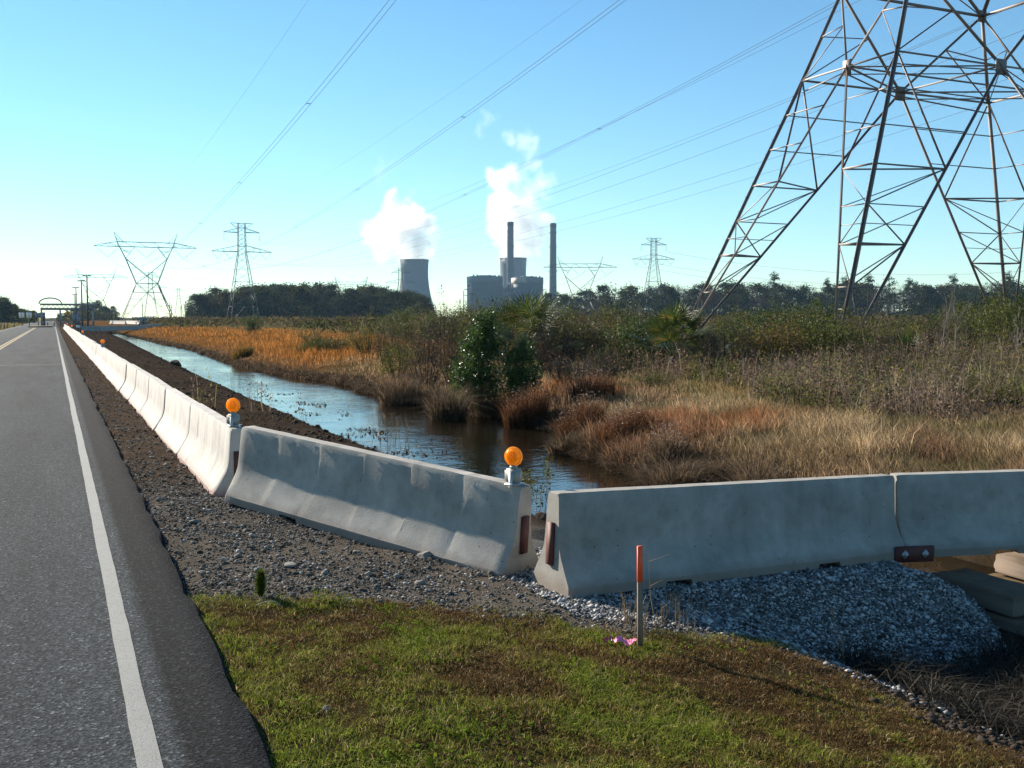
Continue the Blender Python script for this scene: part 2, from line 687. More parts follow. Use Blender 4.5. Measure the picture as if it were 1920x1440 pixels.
# amber lens
t = NT("amber_lens")
oc = t.coord()
v = t.new("TexVoronoi")
v.inputs['Scale'].default_value = 70
t.link(oc, v.inputs['Vector'])
c = t.ramp(v.outputs['Distance'], [(0.0, (1.0, 0.66, 0.06)), (0.7, (1.0, 0.46, 0.012))])
t.set(Base_Color=c, Roughness=0.18)
t.p.inputs['Coat Weight'].default_value = 0.5
t.bump(v.outputs['Distance'], 0.6, 0.004)
tr = t.new("BsdfTranslucent")
t.link(c, tr.inputs[0])
mx = t.new("MixShader")
mx.inputs[0].default_value = 0.62
t.link(t.p.outputs[0], mx.inputs[1])
t.link(tr.outputs[0], mx.inputs[2])
t.link(mx.outputs[0], t.out.inputs[0])
M['amber'] = t.m
# gravel stones
t = NT("gravel_stone")
g = t.new("NewGeometry")
c = t.ramp(g.outputs['Random Per Island'], [(0.0, (0.045, 0.038, 0.030)), (0.5, (0.11, 0.097, 0.082)), (0.85, (0.20, 0.185, 0.162)), (1.0, (0.42, 0.40, 0.37))])
t.set(Base_Color=c, Roughness=0.95)
t.p.inputs['Specular IOR Level'].default_value = 0.08
M['gravel'] = t.m
t = NT("shell_rock")
g = t.new("NewGeometry")
c = t.ramp(g.outputs['Random Per Island'], [(0.0, (0.035, 0.036, 0.037)), (0.5, (0.17, 0.17, 0.168)), (1.0, (0.50, 0.49, 0.47))])
t.set(Base_Color=c, Roughness=0.95)
t.p.inputs['Specular IOR Level'].default_value = 0.1
M['shell_rock'] = t.m
M['stone'] = simple("stone", (0.20, 0.19, 0.17), 0.9, 0, 0.4, 12, 0.5)
# water
t = NT("water")
oc = t.coord('Object', (0.55, 1.0, 1))
nb = t.noise(oc, 5.5, 3, 0.5)
nb2 = t.noise(t.coord('Object'), 0.9, 3, 0.5)
t.set(Base_Color=(0.010, 0.0075, 0.004), Roughness=0.04, IOR=1.33)
hgt = t.math('ADD', t.math('MULTIPLY', nb, 0.55), nb2)
amp = t.ramp(t.noise(t.coord('Object', (0.25, 0.12, 1)), 1.0, 2), [(0.35, 0.25), (0.65, 1.0)])
t.bump(t.math('MULTIPLY', hgt, amp), 0.22, 0.12)
M['water'] = t.m

# vegetation
M['grass'] = leaf_mat("grass_blades", None, 0.8, 0.35, 0.04, attr=True)
M['dry_grass'] = leaf_mat("dry_grass_blades", None, 0.8, 0.4, 0.04, attr=True)
M['leaf_gloss'] = leaf_mat("glossy_leaf", [(0.0, (0.016, 0.036, 0.006)), (0.5, (0.040, 0.080, 0.012)), (1.0, (0.10, 0.15, 0.025))], 0.36, 0.35, 0.45)
M['leaf_myrtle'] = leaf_mat("myrtle_leaf", [(0.0, (0.014, 0.024, 0.006)), (0.5, (0.040, 0.060, 0.013)), (1.0, (0.105, 0.125, 0.032))], 0.6, 0.35, 0.2)
M['leaf_yellow'] = leaf_mat("yellow_green_leaf", [(0.0, (0.045, 0.052, 0.012)), (0.5, (0.095, 0.10, 0.022)), (1.0, (0.18, 0.15, 0.036))], 0.6, 0.4, 0.15)
M['leaf_brown'] = leaf_mat("brown_leaf", [(0.0, (0.05, 0.037, 0.026)), (0.5, (0.11, 0.076, 0.052)), (1.0, (0.20, 0.14, 0.10))], 0.8, 0.3, 0.1)
M['leaf_oak'] = leaf_mat("oak_leaf", [(0.0, (0.010, 0.016, 0.005)), (0.5, (0.027, 0.034, 0.012)), (1.0, (0.065, 0.066, 0.024))], 0.8, 0.4, 0.03)
M['leaf_pine'] = leaf_mat("pine_needles", [(0.0, (0.009, 0.016, 0.006)), (0.6, (0.022, 0.032, 0.012)), (1.0, (0.048, 0.055, 0.02))], 0.8, 0.35, 0.03)
M['twig_grey'] = leaf_mat("bare_twigs", [(0.0, (0.035, 0.028, 0.024)), (0.6, (0.06, 0.046, 0.038)), (1.0, (0.10, 0.075, 0.06))], 0.9, 0.25, 0.05)
M['palm'] = leaf_mat("palm_leaf", [(0.0, (0.018, 0.034, 0.008)), (0.5, (0.038, 0.065, 0.014)), (0.9, (0.08, 0.095, 0.022)), (1.0, (0.14, 0.11, 0.035))], 0.5, 0.35, 0.3)
M['bark'] = simple("bark", (0.06, 0.047, 0.036), 0.9, 0, 0.35, 5, 0.4)
M['bark_pale'] = simple("bark_pale", (0.20, 0.17, 0.14), 0.9, 0, 0.25, 9, 0.3)
M['stalk'] = simple("dry_stalk", (0.30, 0.21, 0.12), 0.85, 0, 0.3, 6)
M['rust_reed'] = leaf_mat("rust_reed", None, 0.8, 0.35, 0.08, attr=True)
M['weed'] = leaf_mat("water_weed", [(0.0, (0.03, 0.022, 0.012)), (1.0, (0.08, 0.06, 0.03))], 0.7, 0.1, 0.2)

# ------------------------------------------------------------------ ground, road, water
def grow(a, b, d0, g):
    r, d = [a], d0
    while r[-1] < b:
        r.append(r[-1] + d)
        d *= g
    r[-1] = b
    return r


nn = sorted(set(np.round([-x for x in grow(7.4, 4200, 0.4, 1.22)] + list(np.arange(-7.2, 0.6, 1.3)) + list(np.arange(0.6, 13, 0.11)) + grow(13, 4200, 0.25, 1.07), 3)))
ss = sorted(set(np.round([-x for x in grow(2.0, 2500, 0.5, 1.4)] + list(np.arange(-2.0, 16, 0.13)) + grow(16, 4500, 0.2, 1.022), 3)))
NN, SS = np.meshgrid(np.array(nn), np.array(ss))
ZZ = H(NN, SS)
nb = fbm(NN * 0.9, SS * 0.9, 41)
nb_f = fbm(NN * 3.7, SS * 3.7, 43)
A = lambda *c: np.array(c, float)
colr = np.empty(NN.shape + (3,))
colr[:] = A(0.045, 0.040, 0.022)


def blend(mask, c):
    global colr
    m = np.clip(mask, 0, 1)[..., None]
    colr = colr * (1 - m) + A(*c) * m


NL, NR = nl_f(SS), nr_f(SS)
E = NN - NR
blend(np.where(NN < -7.5, 1.0, 0), (0.26, 0.20, 0.07))                                    # left verge, dry grass
blend(sstep(0.7, 0.8, NN) * (1 - sstep(1.9, 2.6, NN)), (0.062, 0.046, 0.034))               # shoulder dirt
blend(sstep(1.8, 2.6, NN) * np.where(E < 0, 1, 0), (0.040, 0.030, 0.023))                      # dark bank
corner = sstep(0.8, 0.9, NN) * (1 - sstep(4.6, 5.3, NN)) * (1 - sstep(11.5, 15, SS + (nb - .5) * 3))
blend(corner, (0.095, 0.082, 0.066))                                                           # gravel corner
blend(sstep(3.6, 4.1, NN) * (1 - sstep(8.4, 8.5, NN)) * (1 - sstep(9.5, 10.5, SS)) * sstep(5.2, 6.0, SS) * sstep(-1.15, -0.95, ZZ), (0.10, 0.10, 0.095))
blend(sstep(4.5, 5.0, NN) * (1 - sstep(5.6, 6.2, SS)) * np.where(E < 0, 1, 0), (0.035, 0.030, 0.024))
ge = grass_edge(NN) + (nb_f - 0.5) * 0.5
lawn = sstep(0.80, 0.95, NN + (nb_f - .5) * 0.12) * (1 - sstep(-0.15, 0.15, SS - ge)) * (1 - sstep(4.4, 4.9, NN + (nb - .5) * .8))
blend(lawn, (0.040, 0.030, 0.013))
blend(np.where((E > 0), 1, 0), (0.055, 0.042, 0.022))                                         # right bank
blend(np.where(E > 0.5, sstep(40, 60, SS + (nb - .5) * 14) * (1 - sstep(14, 26, E + (nb - .5) * 8)), 0), (0.10, 0.050, 0.016))
blend(np.where(E > 12, sstep(0.4, 0.6, nb), 0), (0.075, 0.075, 0.03))
blend(sstep(8.3, 8.5, NN) * (1 - sstep(14, 16, NN)) * (1 - sstep(9.5, 11, SS)), (0.035, 0.025, 0.016))
blend(np.where((NN > 4.5) & (NN < NR + 1.6), 1 - sstep(-0.9, -0.62, ZZ), 0) * np.where(SS > 9.5, 1, 0.55), (0.016, 0.012, 0.008))   # wet edges
ground = MB()
W_, H_ = len(nn), len(ss)
ix = np.arange(H_ - 1)[:, None] * W_ + np.arange(W_ - 1)[None, :]
ground.add(np.stack([NN, SS, ZZ], -1).reshape(-1, 3), [np.stack([ix, ix + 1, ix + W_ + 1, ix + W_], -1).reshape(-1, 4)], colr.reshape(-1, 3))
tag(ground.build("ground", M['soil'], smooth=True, rot=(0, 0, ROADROT)), kind='structure')

# road: a slab with a ragged right edge
rs = np.array(grow(-12, 620, 0.12, 1.008))
jit = (fbm(rs * 2.3, 1.0, 51) - 0.5) * 0.07 + (fbm(rs * 9, 4.0, 52, 2) - 0.5) * 0.05 + (fbm(rs * 24, 4.0, 53, 2) - 0.5) * 0.03
cols = [(-7.62, None), (-7.6, 0), (-3.3, 0), (-1.6, 0), (-0.6, 0), (0.3, 0), (0.46, 0), (0.52, 0), (0.70, 0), (0.84, 1), (0.90, 2)]
lane, shld = A(0.045, 0.051, 0.055), A(0.0155, 0.0165, 0.0185)
V, Cc = [], []
for n0, kind in cols:
    n = np.full_like(rs, n0)
    z = np.zeros_like(rs)
    if kind in (1, 2):
        n = n + jit
        z = z - (0.006 if kind == 1 else 0.12)
    if kind is None:
        z = z - 0.12
    V.append(np.stack([n, rs, z], 1))
    wheel = 1.0 - 0.09 * math.exp(-((n0 + 0.75) / 0.5) ** 2) - 0.09 * math.exp(-((n0 + 2.5) / 0.5) ** 2)
    Cc.append(np.tile((lane if n0 < 0.47 else shld) * wheel, (len(rs), 1)))
V, Cc = np.stack(V, 1), np.stack(Cc, 1)
R_, C_ = len(rs), len(cols)
ix = np.arange(R_ - 1)[:, None] * C_ + np.arange(C_ - 1)[None, :]
road = MB().add(V.reshape(-1, 3), [np.stack([ix, ix + 1, ix + C_ + 1, ix + C_], -1).reshape(-1, 4)], Cc.reshape(-1, 3))
tag(road.build("road", M['asphalt'], rot=(0, 0, ROADROT)), kind='structure')


def strip(name, n0, n1, s0, s1, mat, z=0.004, wob=0.009):
    s = np.array(grow(s0, s1, 0.1, 1.012))
    w = (fbm(s * 0.35, n0, 61) - 0.5) * wob * 2.2
    e1, e2 = (fbm(s * 8, 2.0, 62, 2) - 0.5) * wob, (fbm(s * 8, 7.0, 63, 2) - 0.5) * wob
    V = np.stack([np.stack([n0 + w + e1, s, np.full_like(s, z)], 1), np.stack([n1 + w + e2, s, np.full_like(s, z)], 1)], 1).reshape(-1, 3)
    i = np.arange(len(s) - 1) * 2
    return tag(MB().add(V, [np.stack([i, i + 1, i + 3, i + 2], 1)]).build(name, mat, rot=(0, 0, ROADROT)), kind='structure')


strip("road_edge_line", 0.288, 0.392, -10, 232, M['white_paint'])
strip("road_edge_line", -7.1, -6.98, -10, 480, M['white_paint'])
strip("road_centre_line", -3.42, -3.30, -10, 215, M['yellow_paint'])
strip("road_centre_line", -3.18, -3.06, -10, 215, M['yellow_paint'])
M['tar'] = simple("tar", (0.02, 0.02, 0.021), 0.6, 0, 0.2, 20)
jt = MB()
xs = np.linspace(-7.4, 0.3, 60)
w = (fbm(xs * 1.5, 2.0, 71) - 0.5) * 0.25
jt.add(np.stack([np.stack([xs, 47.2 + w - 0.10, xs * 0 + 0.004], 1), np.stack([xs, 47.2 + w + 0.10, xs * 0 + 0.004], 1)], 1).reshape(-1, 3),
       [np.stack([np.arange(59) * 2, np.arange(59) * 2 + 2, np.arange(59) * 2 + 3, np.arange(59) * 2 + 1], 1)])
tag(jt.build("road_joint", M['tar'], rot=(0, 0, ROADROT)), kind='structure')

wat = MB()
wat.add([[4.6, -60, WATER], [13.5, -60, WATER], [13.5, 203, WATER], [4.6, 203, WATER]], [[0, 1, 2, 3]])
tag(wat.build("water", M['water'], rot=(0, 0, ROADROT)), kind='structure')

# ------------------------------------------------------------------ concrete barriers
PROF = [(-.30, 0), (-.30, .08), (-.285, .10), (-.215, .21), (-.155, .31), (-.128, .38), (-.115, .46), (-.088, .80), (-.070, .835), (.070, .835), (.088, .80),
        (.115, .46), (.128, .38), (.155, .31), (.215, .21), (.285, .10), (.30, .08), (.30, 0)]


def barrier_mesh(L, bays=0, chips=0, seed=0):
    r = np.random.default_rng(seed)
    xs = [0, 0.025, 0.12]
    slots = [(0.24 * L, 0.31 * L), (0.69 * L, 0.76 * L)]
    base = list(np.arange(0.25, L - 0.2, 0.16))
    if bays:
        for i in range(1, bays):
            base += [L * i / bays - 0.012, L * i / bays + 0.012]
    for a, b in slots:
        base += [a - .01, a + .01, b - .01, b + .01]
    xs = sorted(xs + base + [L - 0.12, L - 0.025, L])
    P = np.array(PROF)
    V = []
    for x in xs:
        p = P.copy()
        if bays:
            f = (x / L * bays) % 1.0
            off = (f - 0.5) * 0.005
            up = (p[:, 1] > 0.25) & (p[:, 1] < 0.82)
            p[up & (p[:, 0] < 0), 0] += off
            lo = (p[:, 1] > 0.09) & (p[:, 1] <= 0.25)
            p[lo & (p[:, 0] < 0), 0] += off * 0.5
        if any(a <= x <= b for a, b in slots):
            p[[0, -1], 1] = 0.045
        e = min(x, L - x)
        if e < 0.02:
            p[:, 0] *= 0.93
            p[:, 1] *= 0.988
        p += r.normal(size=p.shape) * 0.0009
        # chipped lower corners
        if e < 0.13:
            p[:2] += r.normal(size=(2, 2)) * 0.006 * chips
        V.append(np.concatenate([np.full((len(p), 1), x - L / 2), p], 1))
    k = len(P)
    V = np.concatenate(V)
    i = np.arange(len(xs) - 1)[:, None] * k
    j = np.arange(k)[None, :]
    jn = (j + 1) % k
    F = np.stack([i + j, i + k + j, i + k + jn, i + jn], -1).reshape(-1, 4)
    m = MB()
    m.add(V, [F, np.arange(k)[::-1][None, :][:, ::-1], (len(xs) - 1) * k + np.arange(k)[::-1]])
    return m


def frame_on(o, p0, p1):
    """put o's local x axis from p0 to p1 (base centre points), z up"""
    p0, p1 = Vector(p0), Vector(p1)
    x = (p1 - p0).normalized()
    y = Vector((0, 0, 1)).cross(x).normalized()
    z = x.cross(y)
    c = (p0 + p1) / 2
    o.matrix_world = Matrix(((x.x, y.x, z.x, c.x), (x.y, y.y, z.y, c.y), (x.z, y.z, z.z, c.z), (0, 0, 0, 1)))


def smooth_by_angle(o, ang=0.5):
    me = o.data
    me.polygons.foreach_set("use_smooth", np.ones(len(me.polygons), dtype=bool))
    me.set_sharp_from_angle(angle=ang)


GROUP_ROW = "concrete barriers along the road shoulder"
ROWN, S0, LB = 1.95, 12.3, 3.70
row_protos = []
for k in range(3):
    o = barrier_mesh(LB - 0.03, 0, 1.6, 20 + k).build("concrete_barrier", M['concrete_pale'])
    smooth_by_angle(o, 0.55)
    row_protos.append(o)
NROW = 55
row = []
for i in range(NROW):
    src = row_protos[i % 3]
    o = src if i < 3 else dup(src)
    s0 = S0 + i * LB
    jn = rng.normal(0, 0.012, 2)
    z = -0.14 + rng.normal(0, 0.008, 2) + (fbm(s0 * 0.05, 1, 9) - 0.5) * 0.08
    # local x runs towards the camera so that the profile's -y side faces the road
    a, b = ns(ROWN + jn[0], s0 + LB - 0.02), ns(ROWN + jn[1], s0)
    frame_on(o, (*a, z[0]), (*b, z[1]))
    lab = "pale barrier on the road shoulder, " + (
        "nearest of its row, amber lamp on it" if i == 0 else "%s from the near end of its row" % ordinal(i + 1))
    tag(o, lab, "barrier", GROUP_ROW)
    row.append(o)
b1 = row[0]
b1p = MB().box((-0.03, -0.05, 0.24), (0.0, 0.05, 0.56)).build("connector_plate", M['rust_red'], b1, loc=(LB / 2 + 0.012, 0, 0))


def set_barrier(o, pa, pb, back):
    """front foot points (world) -> centre line"""
    frame_on(o, (pa[0] + back[0] * .3, pa[1] + back[1] * .3, pa[2]), (pb[0] + back[0] * .3, pb[1] + back[1] * .3, pb[2]))


pa, pb = at_z(419, 941, -0.06), at_z(938, 1094, -0.34)
L2 = float(np.linalg.norm(pb - pa))
bar2 = barrier_mesh(L2, 6, 2.0, 5).build("concrete_barrier", M['concrete'])
smooth_by_angle(bar2, 0.5)
dv_ = (pb - pa)[:2] / np.linalg.norm((pb - pa)[:2])
set_barrier(bar2, pa, pb, (-dv_[1], dv_[0]))
tag(bar2, "grey six-bay barrier slanting from the row to the gap", "barrier", "concrete barriers at the corner")
e2 = MB().box((0, -0.045, 0.22), (0.03, 0.045, 0.56)).build("connector_plate", M['rust_red'], bar2, loc=(L2 / 2 - 0.004, 0, 0))

pa3, pb3 = at_z(1068, 1122, -0.31), at_z(1705, 1046, -0.50)
pb4 = at_z(2560, 1010, -0.47)
L3 = float(np.linalg.norm(pb3 - pa3)) - 0.02
bar3 = barrier_mesh(L3, 0, 1.4, 6).build("concrete_barrier", M['concrete'])
smooth_by_angle(bar3, 0.55)
d3 = (pb3 - pa3)[:2] / np.linalg.norm((pb3 - pa3)[:2])
set_barrier(bar3, pa3, pb3 - np.array([*d3 * 0.02, 0]), (-d3[1], d3[0]))
tag(bar3, "shaded barrier right of the gap, far end bolted to a dark red plate", "barrier", "concrete barriers at the corner")
MB().box((-0.03, -0.045, 0.22), (0.0, 0.045, 0.58)).build("connector_plate", M['rust_red'], bar3, loc=(-L3 / 2 + 0.004, 0, 0))
ang34 = 0.0
pl = MB().bevel_box((-0.22, -0.035, 0.0), (0.27, 0.0, 0.165), 0.006).build("connector_plate", M['rust_red'], bar3, loc=(L3 / 2, -0.315, -0.03))
for x in (-0.11, 0.15):
    bm = bmesh.new()
    bmesh.ops.create_cone(bm, cap_ends=True, segments=6, radius1=0.022, radius2=0.018, depth=0.03)
    nb_ = MB().bm(bm, Matrix.Translation((x, -0.05, 0.085)) @ Matrix.Rotation(PI / 2, 4, 'X'))
    nb_.box((-.033, -.004, -.033), (.033, .004, .033), Matrix.Translation((x, -0.039, 0.085)) @ Matrix.Rotation(PI / 4, 4, 'Y'))
    nb_.build("bolt", M['zinc'], pl)
d4 = (pb4 - pb3)[:2] / np.linalg.norm((pb4 - pb3)[:2])
pl.rotation_euler.z = 0.5 * math.atan2(d3[0] * d4[1] - d3[1] * d4[0], d3 @ d4)
pl.location.y -= 0.02
pa4 = pb3 - np.array([*d4 * 0.035, 0.0])
pb4 = pa4 + np.array([*d4 * 4.1, 0.02])
bar4 = barrier_mesh(4.1, 0, 1.4, 9).build("concrete_barrier", M['concrete'])
smooth_by_angle(bar4, 0.55)
set_barrier(bar4, pa4, pb4, (-d4[1], d4[0]))
tag(bar4, "shaded grey concrete barrier bridging the ditch at the photo's right edge", "barrier", "concrete barriers at the corner")

# concrete blocks walling in the ditch under the barriers
GB = "concrete blocks lining the ditch"


def block(x0, x1, y0, y1, z0, z1, seed, lab):
    bm = bmesh.new()
    bmesh.ops.create_cube(bm, size=1)
    for v in bm.verts:
        v.co = Vector((v.co.x * (x1 - x0), v.co.y * (y1 - y0), v.co.z * (z1 - z0)))
    bmesh.ops.subdivide_edges(bm, edges=list(bm.edges), cuts=5, use_grid_fill=True)
    r = np.random.default_rng(seed)
    for v in bm.verts:
        v.co += Vector(r.normal(size=3) * 0.0035)
    bmesh.ops.bevel(bm, geom=[e for e in bm.edges if e.calc_face_angle(0) > 1.0], offset=0.015, segments=1, affect='EDGES')
    o = MB().bm(bm).build("concrete_block", M['concrete_old'])
    c = ns((x0 + x1) / 2, (y0 + y1) / 2)
    o.location = (*c, (z0 + z1) / 2)
    o.rotation_euler = (r.normal() * .02, r.normal() * .02, ROADROT + r.normal() * .03)
    return tag(o, lab, "concrete block", GB)


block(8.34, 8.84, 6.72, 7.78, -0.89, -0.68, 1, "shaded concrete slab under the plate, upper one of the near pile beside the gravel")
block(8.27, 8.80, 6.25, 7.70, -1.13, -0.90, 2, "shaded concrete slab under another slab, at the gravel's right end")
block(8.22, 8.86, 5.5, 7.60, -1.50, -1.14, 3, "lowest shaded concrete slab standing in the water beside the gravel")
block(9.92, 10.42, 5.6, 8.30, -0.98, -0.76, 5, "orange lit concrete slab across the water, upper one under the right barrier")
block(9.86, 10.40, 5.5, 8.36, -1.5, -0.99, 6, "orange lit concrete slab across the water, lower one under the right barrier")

# ------------------------------------------------------------------ amber warning lights
GL = "amber warning lights on the barriers"


def warning_light():
    r = empty("warning_light")
    # housing
    h = MB().bevel_box((-0.075, -0.045, 0.0), (0.075, 0.045, 0.125), 0.016)
    h.bevel_box((-0.045, -0.052, 0.02), (0.045, -0.04, 0.095), 0.008)
    h.bevel_box((-0.03, -0.03, 0.12), (0.03, 0.03, 0.16), 0.01)
    h.build("battery_housing", M['grey_plastic'], r)
    L = MB()
    Rx = Matrix.Translation((0, 0, 0.235)) @ Matrix.Rotation(PI / 2, 4, 'X')
    prof = [(0.004, 0.042), (0.03, 0.041), (0.052, 0.036), (0.066, 0.028), (0.074, 0.018), (0.084, 0.016), (0.089, 0.008), (0.089, -0.008), (0.084, -0.016), (0.074, -0.018), (0.066, -0.028), (0.052, -0.036), (0.03, -0.041), (0.004, -0.042)]
    L.lathe(prof, 32, Rx)
    rb = L
    for sg in (-1, 1):
        for i in range(-3, 4):
            x = i * 0.018
            hh = math.sqrt(max(0.0001, 0.062 ** 2 - x * x))
            rb.box((x - .002, sg * 0.040 - .004, 0.235 - hh), (x + .002, sg * 0.040 + .004, 0.235 + hh))
    smooth_by_angle(L.build("lens", M['amber'], r), 0.6)
    return r


def strap(parent, drop):
    b = MB()
    b.bevel_box((-0.02, -0.062, -drop), (0.02, -0.054, 0.10), 0.002)
    b.bevel_box((-0.05, -0.09, -0.012), (0.09, 0.06, -0.002), 0.003)
    return b.build("bracket", M['zinc'], parent)


wl = warning_light()
bk = strap(wl, 0.17)
tag(wl, "amber warning light bolted to the right end of the slanting barrier", "warning light", GL)
mw = bar2.matrix_world
wl.location = mw @ Vector((L2 / 2 - 0.13, -0.02, 0.848))
wl.rotation_euler = (0, 0, math.atan2(dv_[1], dv_[0]) + 0.18)
specs = [(0.20, None, "amber warning light on the open near end of the long barrier row")]
for u, tx in ((193, "amber warning light midway down the barrier row, biggest of the far ones"), (156, "amber warning light on the far barrier row, fourth along from the gap"),
              (136, "small amber warning light far down the row, before the sign posts"), (128, "tiny amber warning light just before the yellow diamond sign"),
              (119, "tiny amber warning light at the far tip of the barrier row")):
    specs.append((None, u, tx))
for sd, u, tx in specs:
    w2 = dup(wl)
    s = S0 + 0.2 if u is None else s_at(u, ROWN)
    p = ns(ROWN, s)
    w2.location = (*p, 0.706)
    w2.rotation_euler = (0, 0, (-0.15 if u is None else 0.1))
    if u is not None and u < 150:
        w2.scale = (1.25,) * 3
    tag(w2, tx, "warning light", GL)

# ------------------------------------------------------------------ survey stake, tape, small things in the foreground
sx = at_y(1200, 1225, 6.95)
gz = hz(sx[0], sx[1])
st = empty("survey_stake", (sx[0], sx[1], gz - 0.02), 0.5)
hgt = 2 - (1028 - HORIZ) * 6.95 / FPX - (gz - 0.02)
stk = MB().bevel_box((-0.019, -0.009, 0), (0.019, 0.009, hgt - 0.25), 0.0015)
stk.build("shaft", M['wood'], st)
MB().bevel_box((-0.0195, -0.0095, hgt - 0.255), (0.0195, 0.0095, hgt), 0.002).build("painted_top", M['orange_paint'], st)
st.rotation_euler = (0.0, -0.012, 0.5)
tag(st, "thin wooden survey stake with an orange sprayed top standing in the lawn edge", "stake")


def ribbon(u, v, ln, seed, lab):
    p = at_z(u, v, -0.33)
    p[2] = hz(p[0], p[1]) + 0.05
    r = np.random.default_rng(seed)
    m = MB()
    n = 22
    x = np.linspace(-ln / 2, ln / 2, n)
    y = 0.03 * np.sin(x * 40 + seed) + r.normal(size=n) * 0.004
    z = 0.02 + 0.025 * np.abs(np.sin(x * 31 + seed * 2))
    tw = np.cumsum(r.normal(size=n)) * 0.35
    for w_ in (0.0, 0.0015):
        a = np.stack([x, y - 0.022 * np.cos(tw), z - 0.02 * np.sin(tw) + w_], 1)
        b = np.stack([x, y + 0.022 * np.cos(tw), z + 0.02 * np.sin(tw) + w_], 1)
        i = np.arange(n - 1) * 2
        m.add(np.stack([a, b], 1).reshape(-1, 3), [np.stack([i, i + 1, i + 3, i + 2], 1)])
    o = m.build("flagging_tape", M['pink_tape'], smooth=True, loc=p, rot=(0, 0, r.uniform(-.3, .3)))
    return tag(o, lab, "tape", "pink tape on the lawn")


ribbon(1172, 1232, 0.15, 3, "crumpled bright pink tape lying on the grass at the stake's foot")
ribbon(1137, 1240, 0.07, 8, "small scrap of pink tape left of the bigger piece by the stake")


def stone(u, v, z, size, seed, lab, mat='stone', flat=0.6):
    size *= .8 if mat == 'stone' else 1
    p = at_z(u, v, z)
    bm = bmesh.new()
    bmesh.ops.create_icosphere(bm, subdivisions=3, radius=1)
    r = np.random.default_rng(seed)
    k = r.normal(size=(5, 3))
    k /= np.linalg.norm(k, axis=1)[:, None]
    for vtx in bm.verts:
        c = np.array(vtx.co)
        for q in k:
            d = c @ q
            if d > 0.62:
                c = c - q * (d - 0.62)
        c *= 1 + (fbm(c[0] * 3 + seed, c[1] * 3 + c[2] * 2, seed) - 0.5) * 0.3
        vtx.co = Vector((c[0] * size, c[1] * size * 0.75, c[2] * size * flat))
    o = MB().bm(bm).build("stone", M[mat], loc=(p[0], p[1], hz(p[0], p[1]) + size * 0.25), rot=(0, 0, r.uniform(0, 6)))
    return tag(o, lab, "stone", "loose stones on the gravel")


stone(797, 1060, -0.3, 0.10, 1, "largest pale stone, lying against the foot of the slanting barrier")
stone(790, 1112, -0.3, 0.075, 2, "flat white stone on the gravel above the lawn edge", flat=0.3)
stone(745, 1105, -0.3, 0.05, 3, "small white stone left of the flat one at the lawn edge")
stone(545, 1068, -0.15, 0.085, 4, "flat grey stone in the gravel behind the pine seedling", flat=0.35)
stone(610, 1080, -0.15, 0.07, 5, "rounded grey stone in the gravel below the first barrier seam")
stone(690, 1088, -0.2, 0.055, 6, "small grey stone on bare gravel in front of the barrier's middle")
stone(365, 980, -0.1, 0.07, 7, "tan stone near the asphalt edge beside the reddish scrap", flat=0.4)
stone(300, 945, -0.1, 0.05, 8, "small pale stone on the shoulder between asphalt and barrier row")
stone(447, 1042, -0.1, 0.06, 9, "brown stone in the dark gravel close to the asphalt", flat=0.5)
stone(468, 1048, -0.1, 0.04, 10, "little light stone right beside the brown one in the gravel")
stone(612, 1338, -0.1, 0.035, 11, "small bluish stone half hidden in the front lawn")
stone(1014, 985, -0.5, 0.10, 13, "dark clod on the bank seen through the gap between barriers", 'bark')
stone(330, 690, -0.75, 0.35, 14, "dark mossy lump on the ditch bank near the water", 'bark', 0.8)
stone(592, 820, -0.85, 0.16, 15, "dark soil clod at the water's edge behind the slanting barrier", 'bark')

